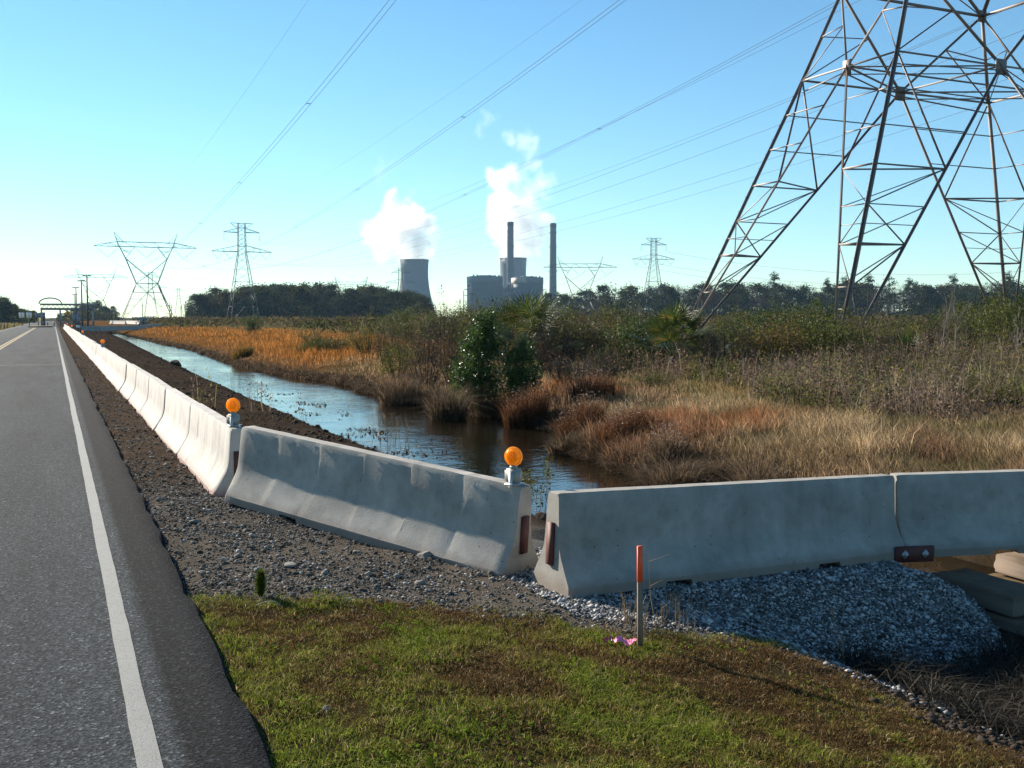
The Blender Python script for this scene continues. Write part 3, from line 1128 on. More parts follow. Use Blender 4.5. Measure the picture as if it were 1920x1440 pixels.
# ------------------------------------------------------------------ transmission towers
def delta_frame(th=1.0, fine=True, angle=False):
    """parts of the wide 'delta' pylon as dict name -> list of MB; local x across the line, y along it"""
    parts = []
    zb, zw, zk, zl, zu, zt = 13.6, 17.8, 29.2, 34.6, 36.8, 41.3
    A0, B0 = 12.1, 5.9
    Ab, Bb = 6.36, 3.07
    Aw, Bw = 4.75, 2.25
    tk = lambda w: w * th

    def lerp(p, q, f):
        return tuple(p[i] + (q[i] - p[i]) * f for i in range(3))
    levels = [.13, .26, .39, .51, .635, .76, .88]
    for sx_ in (-1, 1):
        for sy_ in (-1, 1):
            m = MB()
            foot, top = (sx_ * A0, sy_ * B0, -0.4), (sx_ * Ab, sy_ * Bb, zb)
            g1 = (sx_ * Ab, 0, zb)               # middle of the short face
            g2 = (0, sy_ * Bb, zb)               # middle of the long face
            m.bar(foot, top, tk(.175), angle)
            m.bar(foot, g1, tk(.115), angle)
            m.bar(foot, g2, tk(.115), angle)
            if fine:
                prev = None
                for li, f in enumerate(levels):
                    a, b, c = lerp(foot, top, f), lerp(foot, g1, f), lerp(foot, g2, f)
                    w = .085 if li in (2, 4) else .055
                    if li <= 4:
                        m.bar(a, b, tk(w), angle)
                        m.bar(a, c, tk(w), angle)
                        if li in (2, 4):
                            m.bar(b, c, tk(w), angle)
                    if prev:
                        pa_, pb_, pc_ = prev
                        if li <= 4:
                            if li % 2:
                                m.bar(pb_, a, tk(.055), angle)
                                m.bar(pc_, a, tk(.055), angle)
                                m.bar(lerp(pb_, b, .5), lerp(pa_, a, .5), tk(.038), angle)
                                m.bar(lerp(pc_, c, .5), lerp(pa_, a, .5), tk(.038), angle)
                            else:
                                m.bar(pa_, b, tk(.055), angle)
                                m.bar(pa_, c, tk(.055), angle)
                            if li >= 2:
                                m.bar(pb_, c, tk(.045), angle)
                    prev = (a, b, c)
                b4, c4 = lerp(foot, g1, .635), lerp(foot, g2, .635)
                m.bar(b4, top, tk(.08), angle)
                m.bar(c4, top, tk(.08), angle)
                for li, f in ((5, .76), (6, .88)):
                    a = lerp(foot, top, f)
                    ff = (f - .635) / (1 - .635)
                    b, c = lerp(b4, top, ff), lerp(c4, top, ff)
                    m.bar(a, b, tk(.06), angle)
                    m.bar(a, c, tk(.06), angle)
                    m.bar(lerp(foot, g1, f), b, tk(.055), angle)
                    m.bar(lerp(foot, g2, f), c, tk(.055), angle)
                if sx_ < 0 and sy_ < 0 or sx_ < 0 and sy_ > 0:
                    # step bolts up the leg
                    for k in range(34):
                        p = lerp(foot, top, .12 + k * .025)
                        q = (p[0] - .17 if k % 2 else p[0], p[1] + (0 if k % 2 else sy_ * .17), p[2])
                        m.bar(p, q, tk(.022))
            else:
                for f in (.3, .55, .78):
                    m.bar(lerp(foot, top, f), lerp(foot, g1, f), tk(.09))
                    m.bar(lerp(foot, top, f), lerp(foot, g2, f), tk(.09))
            parts.append(("leg", m))
    # belt to waist
    m = MB()
    cb = [(-Ab, -Bb, zb), (Ab, -Bb, zb), (Ab, Bb, zb), (-Ab, Bb, zb)]
    cw = [(-Aw, -Bw, zw), (Aw, -Bw, zw), (Aw, Bw, zw), (-Aw, Bw, zw)]
    mids = [(0, -Bb, zb), (Ab, 0, zb), (0, Bb, zb), (-Ab, 0, zb)]
    for i in range(4):
        j = (i + 1) % 4
        m.bar(cb[i], cb[j], tk(.10), angle)
        m.bar(cw[i], cw[j], tk(.13), angle)
        m.bar(cb[i], cw[i], tk(.17), angle)
        m.bar(mids[i], cw[i], tk(.115), angle)
        m.bar(mids[i], cw[j], tk(.115), angle)
        if fine:
            m.bar((cb[i][0], cb[i][1], zb - .55), (mids[i][0], mids[i][1], zb - .2), tk(.07), angle)
            m.bar(mids[i], mids[j], tk(.08), angle)
            m.bar((mids[i][0], mids[i][1], zb - .35), (mids[j][0], mids[j][1], zb - .35), tk(.06), angle)
            a = lerp(cb[i], cw[i], .5)
            b = lerp(mids[i], cw[i], .55)
            m.bar(a, b, tk(.06), angle)
            m.bar(cb[i], b, tk(.06), angle)
            c = lerp(mids[(i - 1) % 4], cw[i], .55)
            m.bar(a, c, tk(.06), angle)
            m.bar(cb[i], c, tk(.06), angle)
    m.bar(cw[0], cw[2], tk(.08), angle)
    m.bar(cw[1], cw[3], tk(.08), angle)
    if fine:
        m.bar(mids[0], mids[2], tk(.08), angle)
        m.bar(mids[1], mids[3], tk(.08), angle)
        for g in mids:                         # gusset plates
            if abs(g[0]) < 1:
                m.box((g[0] - .34, g[1] - .02, g[2] - .42), (g[0] + .34, g[1] + .02, g[2] + .3))
            else:
                m.box((g[0] - .02, g[1] - .26, g[2] - .4), (g[0] + .02, g[1] + .26, g[2] + .3))
        for g in cw:
            m.box((g[0] - .3, g[1] - .02, g[2] - .3), (g[0] + .3, g[1] + .02, g[2] + .3))
    parts.append(("waist_frame", m))
    # K frame above the waist
    yk, yl = 1.5, 1.0
    m = MB()
    for sx_ in (-1, 1):
        for sy_ in (-1, 1):
            w0, k0, l0, u0 = (sx_ * Aw, sy_ * Bw, zw), (sx_ * 9.1, sy_ * yk, zk), (sx_ * 11.7, sy_ * yl, zl), (sx_ * 12.5, sy_ * yl, zu)
            m.bar(w0, k0, tk(.17), angle)
            m.bar(k0, l0, tk(.16), angle)
            m.bar(l0, u0, tk(.15), angle)
            m.bar(w0, (0, sy_ * 2.0, 21.2), tk(.13), angle)
            m.bar(k0, (0, sy_ * 2.0, 21.2), tk(.15), angle)
            m.bar(k0, (sx_ * 5.0, sy_ * yl, zl), tk(.12), angle)
            m.bar((sx_ * 10.4, sy_ * 1.25, 32.6), (sx_ * 6.6, sy_ * 1.25, 32.6), tk(.09), angle)
            m.bar((sx_ * 11.2, sy_ * 1.1, 34), (sx_ * 7.4, sy_ * 1.2, 31.4), tk(.07), angle)
            for f in (.25, .5, .75):
                m.bar(lerp(w0, k0, f), lerp((0, sy_ * 2.0, 21.2), k0, f), tk(.06), angle)
                if sy_ > 0:
                    p, q = lerp(w0, k0, f), lerp(w0, k0, f)
                    m.bar(p, (q[0], -q[1], q[2]), tk(.07), angle)
        m.bar((sx_ * 9.1, -yk, zk), (sx_ * 9.1, yk, zk), tk(.08))
    parts.append(("upper_frame", m))
    # bridge and arms
    m = MB()
    xs_ = [-22.5, -19.8, -16.2, -12.5, -9.4, -6.2, -3.1, 0, 3.1, 6.2, 9.4, 12.5, 16.2, 19.8, 22.5]
    for sy_ in (-1, 1):
        lo = [(x, sy_ * yl * (1 if abs(x) < 13 else (22.6 - abs(x)) / 10.1), zl) for x in xs_]
        hi = [(x, sy_ * yl * (1 if abs(x) < 13 else (22.6 - abs(x)) / 10.1), zu if abs(x) < 13 else zl + .15 + (zu - zl - .15) * ((22.5 - abs(x)) / 10) ** .8) for x in xs_]
        for i in range(len(xs_) - 1):
            m.bar(lo[i], lo[i + 1], tk(.15), angle)
            m.bar(hi[i], hi[i + 1], tk(.13), angle)
            m.bar(lo[i] if i % 2 else hi[i], hi[i + 1] if i % 2 else lo[i + 1], tk(.07), angle)
            if abs(xs_[i]) > 12:
                m.bar(lo[i], hi[i], tk(.06), angle)
    for i, x in enumerate(xs_):
        y = yl * (1 if abs(x) < 13 else (22.6 - abs(x)) / 10.1)
        m.bar((x, -y, zl), (x, y, zl), tk(.07))
        if i % 2 and i < len(xs_) - 1:
            m.bar((x, -y, zl), (xs_[i + 1], y * .9, zl), tk(.05))
    parts.append(("crossarm", m))
    for sx_ in (-1, 1):
        m = MB()
        for sy_ in (-1, 1):
            m.bar((sx_ * 12.5, sy_ * yl, zu), (sx_ * 14, 0, zt), tk(.12), angle)
            m.bar((sx_ * 10, sy_ * yl, zu), (sx_ * 14, 0, zt), tk(.09), angle)
            m.bar((sx_ * 11.2, sy_ * yl, zu), (sx_ * 13.1, sy_ * .5, zu + 2), tk(.06), angle)
        parts.append(("ground_wire_peak", m))
    return parts


def strings(th=1.0):
    """the three V strings of insulators"""
    out = []
    for xc, xa, xb in ((-16.5, -22.2, -11.9), (0, -5.2, 5.2), (16.5, 11.9, 22.2)):
        for xe in (xa, xb):
            m = MB()
            p, q = np.array([xe, 0, 34.3]), np.array([xc, 0, 29.6])
            m.bar(p, p + (q - p) * .18, .05 * th)
            for k in range(24):
                f = .2 + k * .032
                c = p + (q - p) * f
                m.bar(c, c + (q - p) * .021, .24 * th)
            m.bar(p + (q - p) * .18, q, .06 * th)
            out.append(("insulator_string", m))
    return out


def make_tower(name, parts, mat, ins, label, cat, loc, rz, group):
    r = empty(name, loc, rz)
    tag(r, label, cat, group)
    for nm, m in parts:
        m.build(nm, M[mat] if nm != "insulator_string" else M['insulator'], r)
    return r


GT = "steel lattice transmission towers"
TN, TS = 40.2, 37.2
tx, ty = ns(TN, TS)
make_tower("transmission_tower", delta_frame(0.88, True, True) + strings(0.9), 'steel_bar', True,
           "huge steel lattice pylon towering over the scrub on the right, its top beyond the frame", "transmission tower", (tx, ty, 0), ROADROT, GT)
far_delta = delta_frame(1.35, False) + strings(0.9)
fd = make_tower("transmission_tower", far_delta, 'steel_far', True,
                "wide delta shaped pylon with two horns, biggest one over the far end of the canal", "transmission tower", (*ns(40.3, 503), 0), ROADROT, GT)


def place_tower(proto, u, y, label, rz=ROADROT, sc=1.0, z=0.0):
    o = dup(proto)
    o.location = ((u - UC) / FPX * y, y, z)
    o.rotation_euler = (0, 0, rz)
    o.scale = (sc,) * 3
    return tag(o, label, "transmission tower", GT)


place_tower(fd, 1087, 626, "delta shaped pylon standing just right of the right-hand smokestack", -0.03, 1.0, -2)
place_tower(fd, 184, 760, "faint delta shaped pylon behind the tall lamp poles at the canal's far end", ROADROT, 1.0, -3)
place_tower(fd, 660, 830, "delta shaped pylon whose top shows above the wood left of the left cooling tower", -0.1, 1.0, -6)


def lattice_frame(th=1.0):
    """narrow two-arm pylon"""
    parts = []
    ts = [(0, 6.6), (32.5, 1.75), (41.4, 1.65), (45.6, 1.55)]
    hw = lambda z: float(np.interp(z, [a for a, _ in ts], [b for _, b in ts]))
    zs = [0, 7, 13, 18.5, 23, 27, 30, 32.5, 35, 37.2, 39.4, 41.4, 43.5, 45.6]
    for sx_ in (-1, 1):
        for sy_ in (-1, 1):
            m = MB()
            for a, b in zip(zs[:-1], zs[1:]):
                if a < 32:
                    m.bar((sx_ * hw(a), sy_ * hw(a), a - (.4 if a == 0 else 0)), (sx_ * hw(b), sy_ * hw(b), b), .2 * th)
            m.bar((sx_ * hw(0), sy_ * hw(0), 0), (0, sy_ * hw(7), 7), .11 * th)
            parts.append(("leg", m))
    m = MB()
    for i, (a, b) in enumerate(zip(zs[:-1], zs[1:])):
        for q in range(4):
            c = [(-1, -1), (1, -1), (1, 1), (-1, 1)]
            p0, p1 = c[q], c[(q + 1) % 4]
            if a >= 32:
                m.bar((p0[0] * hw(a), p0[1] * hw(a), a), (p0[0] * hw(b), p0[1] * hw(b), b), .16 * th)
            if i > 0:
                m.bar((p0[0] * hw(a), p0[1] * hw(a), a), (p1[0] * hw(b), p1[1] * hw(b), b), .075 * th)
                m.bar((p1[0] * hw(a), p1[1] * hw(a), a), (p0[0] * hw(b), p0[1] * hw(b), b), .075 * th)
            if i in (0, 2, 7, 11, 12):
                m.bar((p0[0] * hw(b), p0[1] * hw(b), b), (p1[0] * hw(b), p1[1] * hw(b), b), .11 * th)
    parts.append(("body_frame", m))
    for z0, half, up in ((32.5, 13.6, 2.9), (41.4, 8.2, 1.9)):
        for sx_ in (-1, 1):
            m = MB()
            w = 1.7
            for sy_ in (-1, 1):
                m.bar((sx_ * w, sy_ * w, z0), (sx_ * half, 0, z0), .17 * th)
                m.bar((sx_ * w, sy_ * w, z0 + up), (sx_ * half, 0, z0 + .1), .12 * th)
                for f in (.3, .55, .78):
                    x = w + (half - w) * f
                    m.bar((sx_ * x, sy_ * w * (1 - f), z0), (sx_ * x, sy_ * w * (1 - f), z0 + up * (1 - f) + .1), .06 * th)
            parts.append(("crossarm", m))
    for sx_ in (-1, 1):
        m = MB()
        for sy_ in (-1, 1):
            m.bar((sx_ * 1.5, sy_ * 1.5, 45.6), (sx_ * 5.1, 0, 45.7), .1 * th)
            m.bar((sx_ * 1.6, sy_ * 1.6, 43.2), (sx_ * 5.1, 0, 45.6), .1 * th)
        parts.append(("ground_wire_peak", m))
    for xc, xa, xb in ((-11, -13.5, -8.3), (-5.4, -8.1, -2.6), (5.4, 2.6, 8.1), (11, 8.3, 13.5)):
        for xe in (xa, xb):
            parts.append(("insulator_string", MB().bar((xe, 0, 32.3), (xc, 0, 29.0), .12 * th)))
    for xe in (-8.1, 8.1):
        parts.append(("insulator_string", MB().bar((xe, 0, 41.3), (xe, 0, 37.4), .12 * th)))
    return parts


lt = make_tower("transmission_tower", lattice_frame(1.3), 'steel_far', True,
                "narrow two-arm pylon standing before the dark wood, right of the biggest delta pylon", "transmission tower",
                ((457 - UC) / FPX * 475, 475, 0), ROADROT, GT)
place_tower(lt, 1224, 641, "narrow two-arm pylon left of the huge pylon's leg, before the right wood", 0.12, 1.0, 6)
place_tower(lt, 285, 900, "faint two-arm pylon seen through the legs of the biggest delta pylon", ROADROT, 1.0, -4)
place_tower(lt, 337, 1300, "tiny two-arm pylon between the biggest delta pylon and the dark wood", ROADROT, 1.0, -6)
place_tower(lt, 752, 900, "two-arm pylon top sticking out of the wood before the left cooling tower", 0.0, 1.0, 0)

# ------------------------------------------------------------------ power lines
GP = "overhead power lines"


def catenary(p, q, sag, n=90):
    t = np.linspace(0, 1, n)
    P = np.asarray(p)[None] * (1 - t)[:, None] + np.asarray(q)[None] * t[:, None]
    P[:, 2] -= sag * 4 * t * (1 - t)
    return P


def wire_pts(n, s0, s1, z0, z1, sag, N=120):
    a, b = ns(n, s0), ns(n, s1)
    return catenary((*a, z0), (*b, z1), sag, N)


def single(pts, label, r=0.024):
    o = MB().tube(pts, r, 4).build("power_line", M['wire'])
    return tag(o, label, "power line", GP)


for dx, lab in ((-16.5, "twin conductor power line with clamp spacers, leftmost across the sky"), (0, "twin conductor power line crossing the middle of the sky above the cooling towers"),
                (16.5, "twin conductor power line passing over the smokestacks to the huge pylon")):
    r = empty("power_line", (*ns(TN + dx, TS), 29.4))
    tag(r, lab, "power line", GP)
    base = np.array(r.location)
    P = wire_pts(TN + dx, TS, 503, 29.4, 29.5, 13.0, 160)
    nv = np.array([CS, SN, 0])
    for sg in (-.24, .24):
        MB().tube(P - base + nv * sg, 0.02, 4).build("conductor", M['wire'], r)
    for k in range(1, 160):
        if k % 14 == 8:
            m = MB().bar(P[k] - base - nv * .27, P[k] - base + nv * .27, .06)
            m.build("spacer", M['dark_grey'], r)
for dx, lab in ((-14, "thin high ground wire left of the twin lines, running to the biggest delta pylon"), (14, "thin high ground wire running to the huge pylon's hidden top")):
    single(wire_pts(TN + dx, TS, 503, 41.3, 41.3, 9.0, 120), lab, 0.012)
N2 = 82
for dx, z, sg, lab in ((-8.1, 37.4, 11.5, "single power line just below the lowest twin line"), (8.1, 37.4, 11.5, "upper of the closely paired thin lines meeting the huge pylon's left leg"),
                       (-11, 29, 11, "lower of the closely paired thin lines meeting the huge pylon's left leg"), (-5.4, 29, 11, "thin power line below the close pair, passing the smokestack tops"),
                       (5.4, 29, 11, "thin power line second lowest of the fan across the smokestacks"), (11, 29, 11, "thin power line lowest of the fan across the smokestacks")):
    single(wire_pts(N2 + dx, TS, 484, z, z, sg, 120), lab, 0.022)
# lines of the right-hand corridor
def xyz(u, y, z):
    return np.array([(u - UC) / FPX * y, y, z])


for k, (off, lab) in enumerate(((-16.5, "pale power line sagging from the right delta pylon, nearest of its three"), (0, "pale power line sagging from the middle of the right delta pylon"),
                                (16.5, "pale power line sagging from the right end of the delta pylon's arm"))):
    single(catenary(xyz(1087, 626, 27.5) + np.array([off, 0, 0]), xyz(660, 830, 23.5) + np.array([off, 0, 0]), 20, 60), lab, 0.07)
for k, (off, z, sag, lab) in enumerate(((-13, 35, 16, "long pale wire low over the right wood, lowest of three"), (0, 36, 14.5, "long pale wire low over the right wood, middle of three"), (9, 43, 15, "long pale wire low over the right wood, topmost of three"))):
    single(catenary(xyz(1224, 641, z) + np.array([off, 0, 0]), xyz(2250, 560, z - 2) + np.array([off, 0, 0]), sag, 80), lab, 0.06)

# ------------------------------------------------------------------ power plant in the haze
M['tower_concrete'] = simple("tower_concrete", (0.15, 0.15, 0.155), 0.9, 0, 0.12, 0.02)
M['stack_concrete'] = simple("stack_concrete", (0.10, 0.095, 0.095), 0.9, 0, 0.10, 0.03)
M['cladding'] = simple("cladding", (0.10, 0.10, 0.105), 0.7, 0, 0.10, 0.05)
M['cladding_sun_painted'] = simple("cladding_sun_painted", (0.34, 0.28, 0.23), 0.7, 0, 0.06, 0.05)  # same cladding with warm sunlight put into its colour
M['plant_dark'] = simple("plant_dark", (0.02, 0.024, 0.03), 0.7, 0.1, 0.25, 0.06)


def pix(u, y):
    return (u - UC) / FPX * y


def zz_(v, y):
    return EYE + (HORIZ - v) * y / FPX


def cooling_tower(u, y, vtop, wtop, label):
    r = empty("cooling_tower", (pix(u, y), y, 0))
    Ht = zz_(vtop, y)
    rt = wtop / FPX * y / 2
    zt_, rth = Ht * 0.78, rt * 0.965
    prof = []
    for k in range(25):
        z = Ht * (0.07 + 0.93 * k / 24)
        c = zt_ / math.sqrt((rt * 1.56 / rth) ** 2 - 1) if z < zt_ else (Ht - zt_) / math.sqrt((rt / rth) ** 2 - 1)
        prof.append((rth * math.sqrt(1 + ((z - zt_) / c) ** 2), z))
    outer = prof + [(prof[-1][0] + 0.7, Ht), (prof[-1][0] + 0.7, Ht + 1.6), (prof[-1][0] - 0.9, Ht + 1.6)] + [(a - 0.9, b) for a, b in prof[::-1]]
    outer.append(outer[0])
    MB().lathe(outer, 56, cap=False).build("shell", M['tower_concrete'], r, smooth=True)
    m = MB()
    rb = prof[0][0]
    for k in range(40):
        a0, a1 = k * 2 * PI / 40, (k + (1 if k % 2 else -1)) * 2 * PI / 40
        m.bar((rb * 1.05 * math.cos(a0), rb * 1.05 * math.sin(a0), 0), (rb * math.cos(a1), rb * math.sin(a1), prof[0][1]), 1.1)
    m.build("column_ring", M['tower_concrete'], r)
    return tag(r, label, "cooling tower", "cooling towers of the power plant")


cooling_tower(778, 2180, 489, 53, "left cooling tower, nearer one, standing clear behind the wood under its own steam")
cooling_tower(962, 2480, 486, 50, "right cooling tower, partly hidden by the left smokestack and the boiler houses")


def smokestack(u, y, vtop, w, label):
    r = empty("smokestack", (pix(u, y), y, 0))
    Ht, rad = zz_(vtop, y), w / FPX * y / 2
    MB().lathe([(rad * 1.28, 0), (rad * 1.0, Ht * .96), (rad * 1.0, Ht * .97)], 24).build("shaft", M['stack_concrete'], r, smooth=False)
    MB().lathe([(rad * 1.01, Ht * .955), (rad * 1.07, Ht * .96), (rad * 1.07, Ht - 1), (rad * .9, Ht), (rad * .6, Ht + .5)], 24).build("cap", M['plant_dark'], r)
    for f in (.25, .5, .75, .9):
        k = rad * (1.28 - .28 * f)
        MB().lathe([(k, Ht * f), (k + 1.3, Ht * f), (k + 1.3, Ht * f + 1.2), (k, Ht * f + 1.2)], 24, cap=False).build("platform_ring", M['stack_concrete'], r)
    for o in kids_now(r):
        smooth_by_angle(o, 0.5)
    return tag(r, label, "smokestack", "smokestacks of the power plant")


def kids_now(r):
    return [o for o in COL.objects if o.parent is r]


smokestack(957, 2120, 418, 11.5, "left smokestack, taller looking, in front of the right cooling tower")
smokestack(1036.5, 2140, 420.5, 11.5, "right smokestack standing apart, behind the delta pylon's left arm")


def boiler_house(u0, u1, vtop, vmid, y, face, label):
    x0, x1 = pix(u0, y), pix(u1, y)
    zt_, zm = zz_(vtop, y), zz_(vmid, y)
    w, dp = x1 - x0, 46
    r = empty("boiler_house", ((x0 + x1) / 2, y, 0), 0.30)
    up = MB().box((-w / 2, -dp / 2, zm), (w / 2, dp / 2, zt_))
    up.box((-w * .2, -dp * .3, zt_ - .2), (w * .2, dp * .3, zt_ + 2.2))
    up.box((w * .28, -dp * .2, zt_ - .2), (w * .34, dp * .2, zt_ + 2.5))
    for i in range(1, 8):
        x = -w / 2 + w * i / 8
        up.box((x - .5, -dp / 2 - .7, zm), (x + .5, -dp / 2, zt_))
    for x in (-.42, -.3, .1, .42):
        up.box((w * x - 1.3, -dp * .3, zt_ - .1), (w * x + 1.3, -dp * .3 + 3, zt_ + 3.2))
    up.build("clad_upper_hall", M['cladding'], r)
    if face:
        MB().box((-w / 2 - .6, -dp / 2 - .6, zm + 2), (-w / 2 + w * .30, dp / 2, zt_ - 1)).build("sun_painted_end_wall", M['cladding_sun_painted'], r)  # sun on the left end is painted by a paler tan skin
    lo = MB()
    lo.box((-w * .495, -dp * .49, 0), (w * .495, dp * .49, zm))
    lo.build("lower_hall", M['plant_dark'], r)
    fr = MB()
    for i in range(9):
        x = -w * .60 + i * w * 1.2 / 8
        for yy in (-dp / 2 - 1, dp / 2 + 1):
            fr.bar((x, yy, 0), (x, yy, zm if abs(x) <= w / 2 else zm * .8), 1.2)
    for k in range(1, 6):
        z = zm * k / 6
        for yy in (-dp / 2 - 1, dp / 2 + 1):
            fr.bar((-w * .60, yy, z), (w * .60, yy, z), .9)
        for x in (-w * .6, w * .6):
            fr.bar((x, -dp / 2 - 1, z), (x, dp / 2 + 1, z), .9)
    fr.build("steel_gallery", M['plant_dark'], r)
    return tag(r, label, "boiler house", "boiler houses of the power plant")


def plant_annex():
    y = 2090
    r = empty("turbine_hall", (pix(951, y), y, 0), 0.0)
    w = pix(975, y) - pix(930, y)
    h = zz_(541, y)
    b = MB().box((-w / 2, -14, 0), (w / 2, 14, h)).build("hall", M['cladding'], r)
    m = MB()
    for i in range(9):
        m.box((-w / 2 + w * (i + .2) / 9, -14.5, h * .55), (-w / 2 + w * (i + .8) / 9, -14.01, h * .72))
    m.build("window_band", M['plant_dark'], b)
    m = MB()
    m.tube([(-w * .1, -10, h * .8), (w * .1, -18, h * 1.15), (w * .16, -26, h * .9)], [3.2, 3.2, 3.2], 8)
    m.build("flue_duct", M['stack_concrete'], r)
    for i, x in enumerate((-.36, -.2, .26, .4)):
        MB().box((w * x - 2, -6, h + .01), (w * x + 2, 4, h + 3 + 2 * (i % 2))).build("roof_unit", M['plant_dark'], r)
    return tag(r, "low turbine hall joining the two boiler houses behind the left smokestack", "turbine hall")


plant_annex()
boiler_house(880, 938, 519, 532, 2060, False, "left boiler house, wide dark block left of the smokestack")
boiler_house(964, 1013, 521, 533, 2060, True, "right boiler house with an end wall coloured as if sunlit, right of the smokestack")


# steam
def steam_material(name, blobs, dens, scale):
    t = NT(name)
    t.t.nodes.remove(t.p)
    oc = t.coord()
    nz = t.new("TexNoise")
    nz.inputs['Scale'].default_value = 1 / 62.0
    nz.inputs['Detail'].default_value = 7
    nz.inputs['Roughness'].default_value = 0.6
    t.link(oc, nz.inputs['Vector'])
    wv = t.new("VectorMath", operation='SCALE')
    sb = t.new("VectorMath", operation='SUBTRACT')
    t.link(nz.outputs[1], sb.inputs[0])
    sb.inputs[1].default_value = (.5, .5, .5)
    t.link(sb.outputs[0], wv.inputs[0])
    wv.inputs['Scale'].default_value = 110.0
    ad = t.new("VectorMath", operation='ADD')
    t.link(oc, ad.inputs[0])
    t.link(wv.outputs[0], ad.inputs[1])
    tot = None
    for (c, r, w) in blobs:
        d = t.new("VectorMath", operation='DISTANCE')
        t.link(ad.outputs[0], d.inputs[0])
        d.inputs[1].default_value = c
        mr = t.new("MapRange", interpolation_type='SMOOTHSTEP')
        mr.inputs['From Min'].default_value = r * 1.06
        mr.inputs['From Max'].default_value = r * (0.45 if w > .6 else 0.0)
        mr.inputs['To Max'].default_value = w
        t.link(d.outputs['Value'], mr.inputs['Value'])
        tot = mr.outputs[0] if tot is None else t.math('MAXIMUM', tot, mr.outputs[0])
    n2 = t.ramp(t.noise(oc, 1 / 34.0, 6, 0.65), [(0.38, 0.12), (0.60, 1.0)])
    f = t.math('MULTIPLY', t.math('MULTIPLY', tot, n2), dens)
    v = t.new("VolumePrincipled")
    v.inputs['Color'].default_value = (0.985, 0.988, 0.995, 1)
    v.inputs['Anisotropy'].default_value = 0.35
    t.link(f, v.inputs['Density'])
    t.link(v.outputs[0], t.out.inputs['Volume'])
    t.m.cycles.volume_step_rate = 0.35
    return t.m


def steam(u, v, y, spots, dens, label):
    """spots: (u, v, radius in photo pixels, depth offset in m, weight)"""
    px = y / FPX
    c0 = np.array([pix(u, y), y, zz_(v, y)])
    blobs = []
    bm = bmesh.new()
    for (a, b, r, dy, w) in spots:
        c = np.array([pix(a, y), y + dy, zz_(b, y)]) - c0
        blobs.append((tuple(c), r * px, w))
        bmesh.ops.create_icosphere(bm, subdivisions=3, radius=r * px * 1.25 + 14, matrix=Matrix.Translation(c))
    m = MB().bm(bm)
    o = m.build("steam_plume", steam_material("steam", blobs, dens, 1), loc=c0)
    md = o.modifiers.new("merge", 'REMESH')
    md.mode = 'VOXEL'
    md.voxel_size = 11
    return tag(o, label, "steam plume", "steam plumes of the power plant")


STEAM = 1
if STEAM:
    steam(778, 488, 2180, [(778, 476, 36, 0, 1), (792, 462, 32, -10, 1), (760, 445, 46, 0, 1), (735, 425, 42, 10, 1), (798, 428, 30, 5, .9), (715, 440, 34, 0, .7), (770, 412, 34, 10, .8),
                           (738, 385, 24, 0, .45), (720, 465, 30, 0, .35), (690, 425, 20, 0, .25)], 0.075,
          "big white steam cloud pouring from the left cooling tower, drifting left")
    steam(962, 486, 2480, [(966, 474, 36, 0, 1), (992, 458, 36, -10, 1), (975, 430, 46, 0, 1), (940, 440, 30, 10, .9), (1000, 420, 34, 0, .7), (950, 392, 42, 0, .9), (985, 375, 38, 0, .6),
                           (935, 345, 26, 0, .7), (965, 335, 28, 0, .55), (1015, 355, 28, 0, .4), (1000, 310, 24, 0, .4), (985, 275, 28, 0, .4), (960, 268, 18, 0, .35)], 0.06,
          "tall white steam column rising from the right cooling tower behind the smokestack")
    steam(912, 235, 2480, [(915, 228, 19, 0, .5), (906, 245, 14, 0, .35), (922, 222, 12, 0, .4)], 0.03, "small detached puff of steam high above the plant")
    steam(725, 318, 2180, [(720, 322, 20, 0, .3), (742, 308, 14, 0, .25), (780, 356, 12, 0, .18)], 0.025, "faint shred of steam above the left plume")

# ------------------------------------------------------------------ gate and things at the road's far end
gy = 240
k = gy / FPX
gx0 = pix(78, gy)


def gpos(u, y=gy):
    return pix(u, y)


g = empty("gate_canopy", (gpos(128), gy, -0.05), ROADROT)
g.scale = (CS, 1, 1)
X = lambda u: gpos(u) - gpos(128)
m = MB()
for yy in (-1.5, 1.5):
    m.bar((X(78), yy, 4.15), (X(181), yy, 4.15), .22)
    m.bar((X(78), yy, 5.0), (X(181), yy, 5.0), .25)
    for i in range(26):
        a, b = X(78) + i * (X(181) - X(78)) / 26, X(78) + (i + 1) * (X(181) - X(78)) / 26
        m.bar((a, yy, 4.15 if i % 2 else 5.0), (b, yy, 5.0 if i % 2 else 4.15), .1)
m.build("roof_truss", M['blue_grey'], g)
MB().box((X(77.5), -2, 5.13), (X(181.5), 2, 5.3)).build("roof", M['sign_white'], g)
MB().box((X(78.5), -1.3, 3.75), (X(180), 1.3, 4.03)).build("fascia", M['blue_grey'], g)
m = MB()
th = np.linspace(0, PI, 20)
P = np.stack([(X(97) + np.cos(th) * (X(118) - X(97))), th * 0 - 1.7, 5.2 + np.sin(th) * 1.35], 1)
for i in range(19):
    m.bar(P[i], P[i + 1], .3)
    m.bar(P[i] + np.array([0, 3.4, 0]), P[i + 1] + np.array([0, 3.4, 0]), .2)
m.build("arch", M['blue_grey'], g)
for u in (80, 115, 150, 177):
    for yy in (-1.5, 1.5):
        MB().box((X(u) - .18, yy - .18, 0), (X(u) + .18, yy + .18, 4.2)).build("column", M['blue_grey'], g)
b = MB().box((X(81), -1.2, 0), (X(87), 1.2, 3.2)).build("booth", M['blue_grey'], g)
MB().box((X(82), -1.26, 1.2), (X(86), -1.2, 2.2)).build("window", M['glass_dark'], b)
tag(g, "blue grey gate canopy with an arched front spanning the road's far end", "gate canopy")

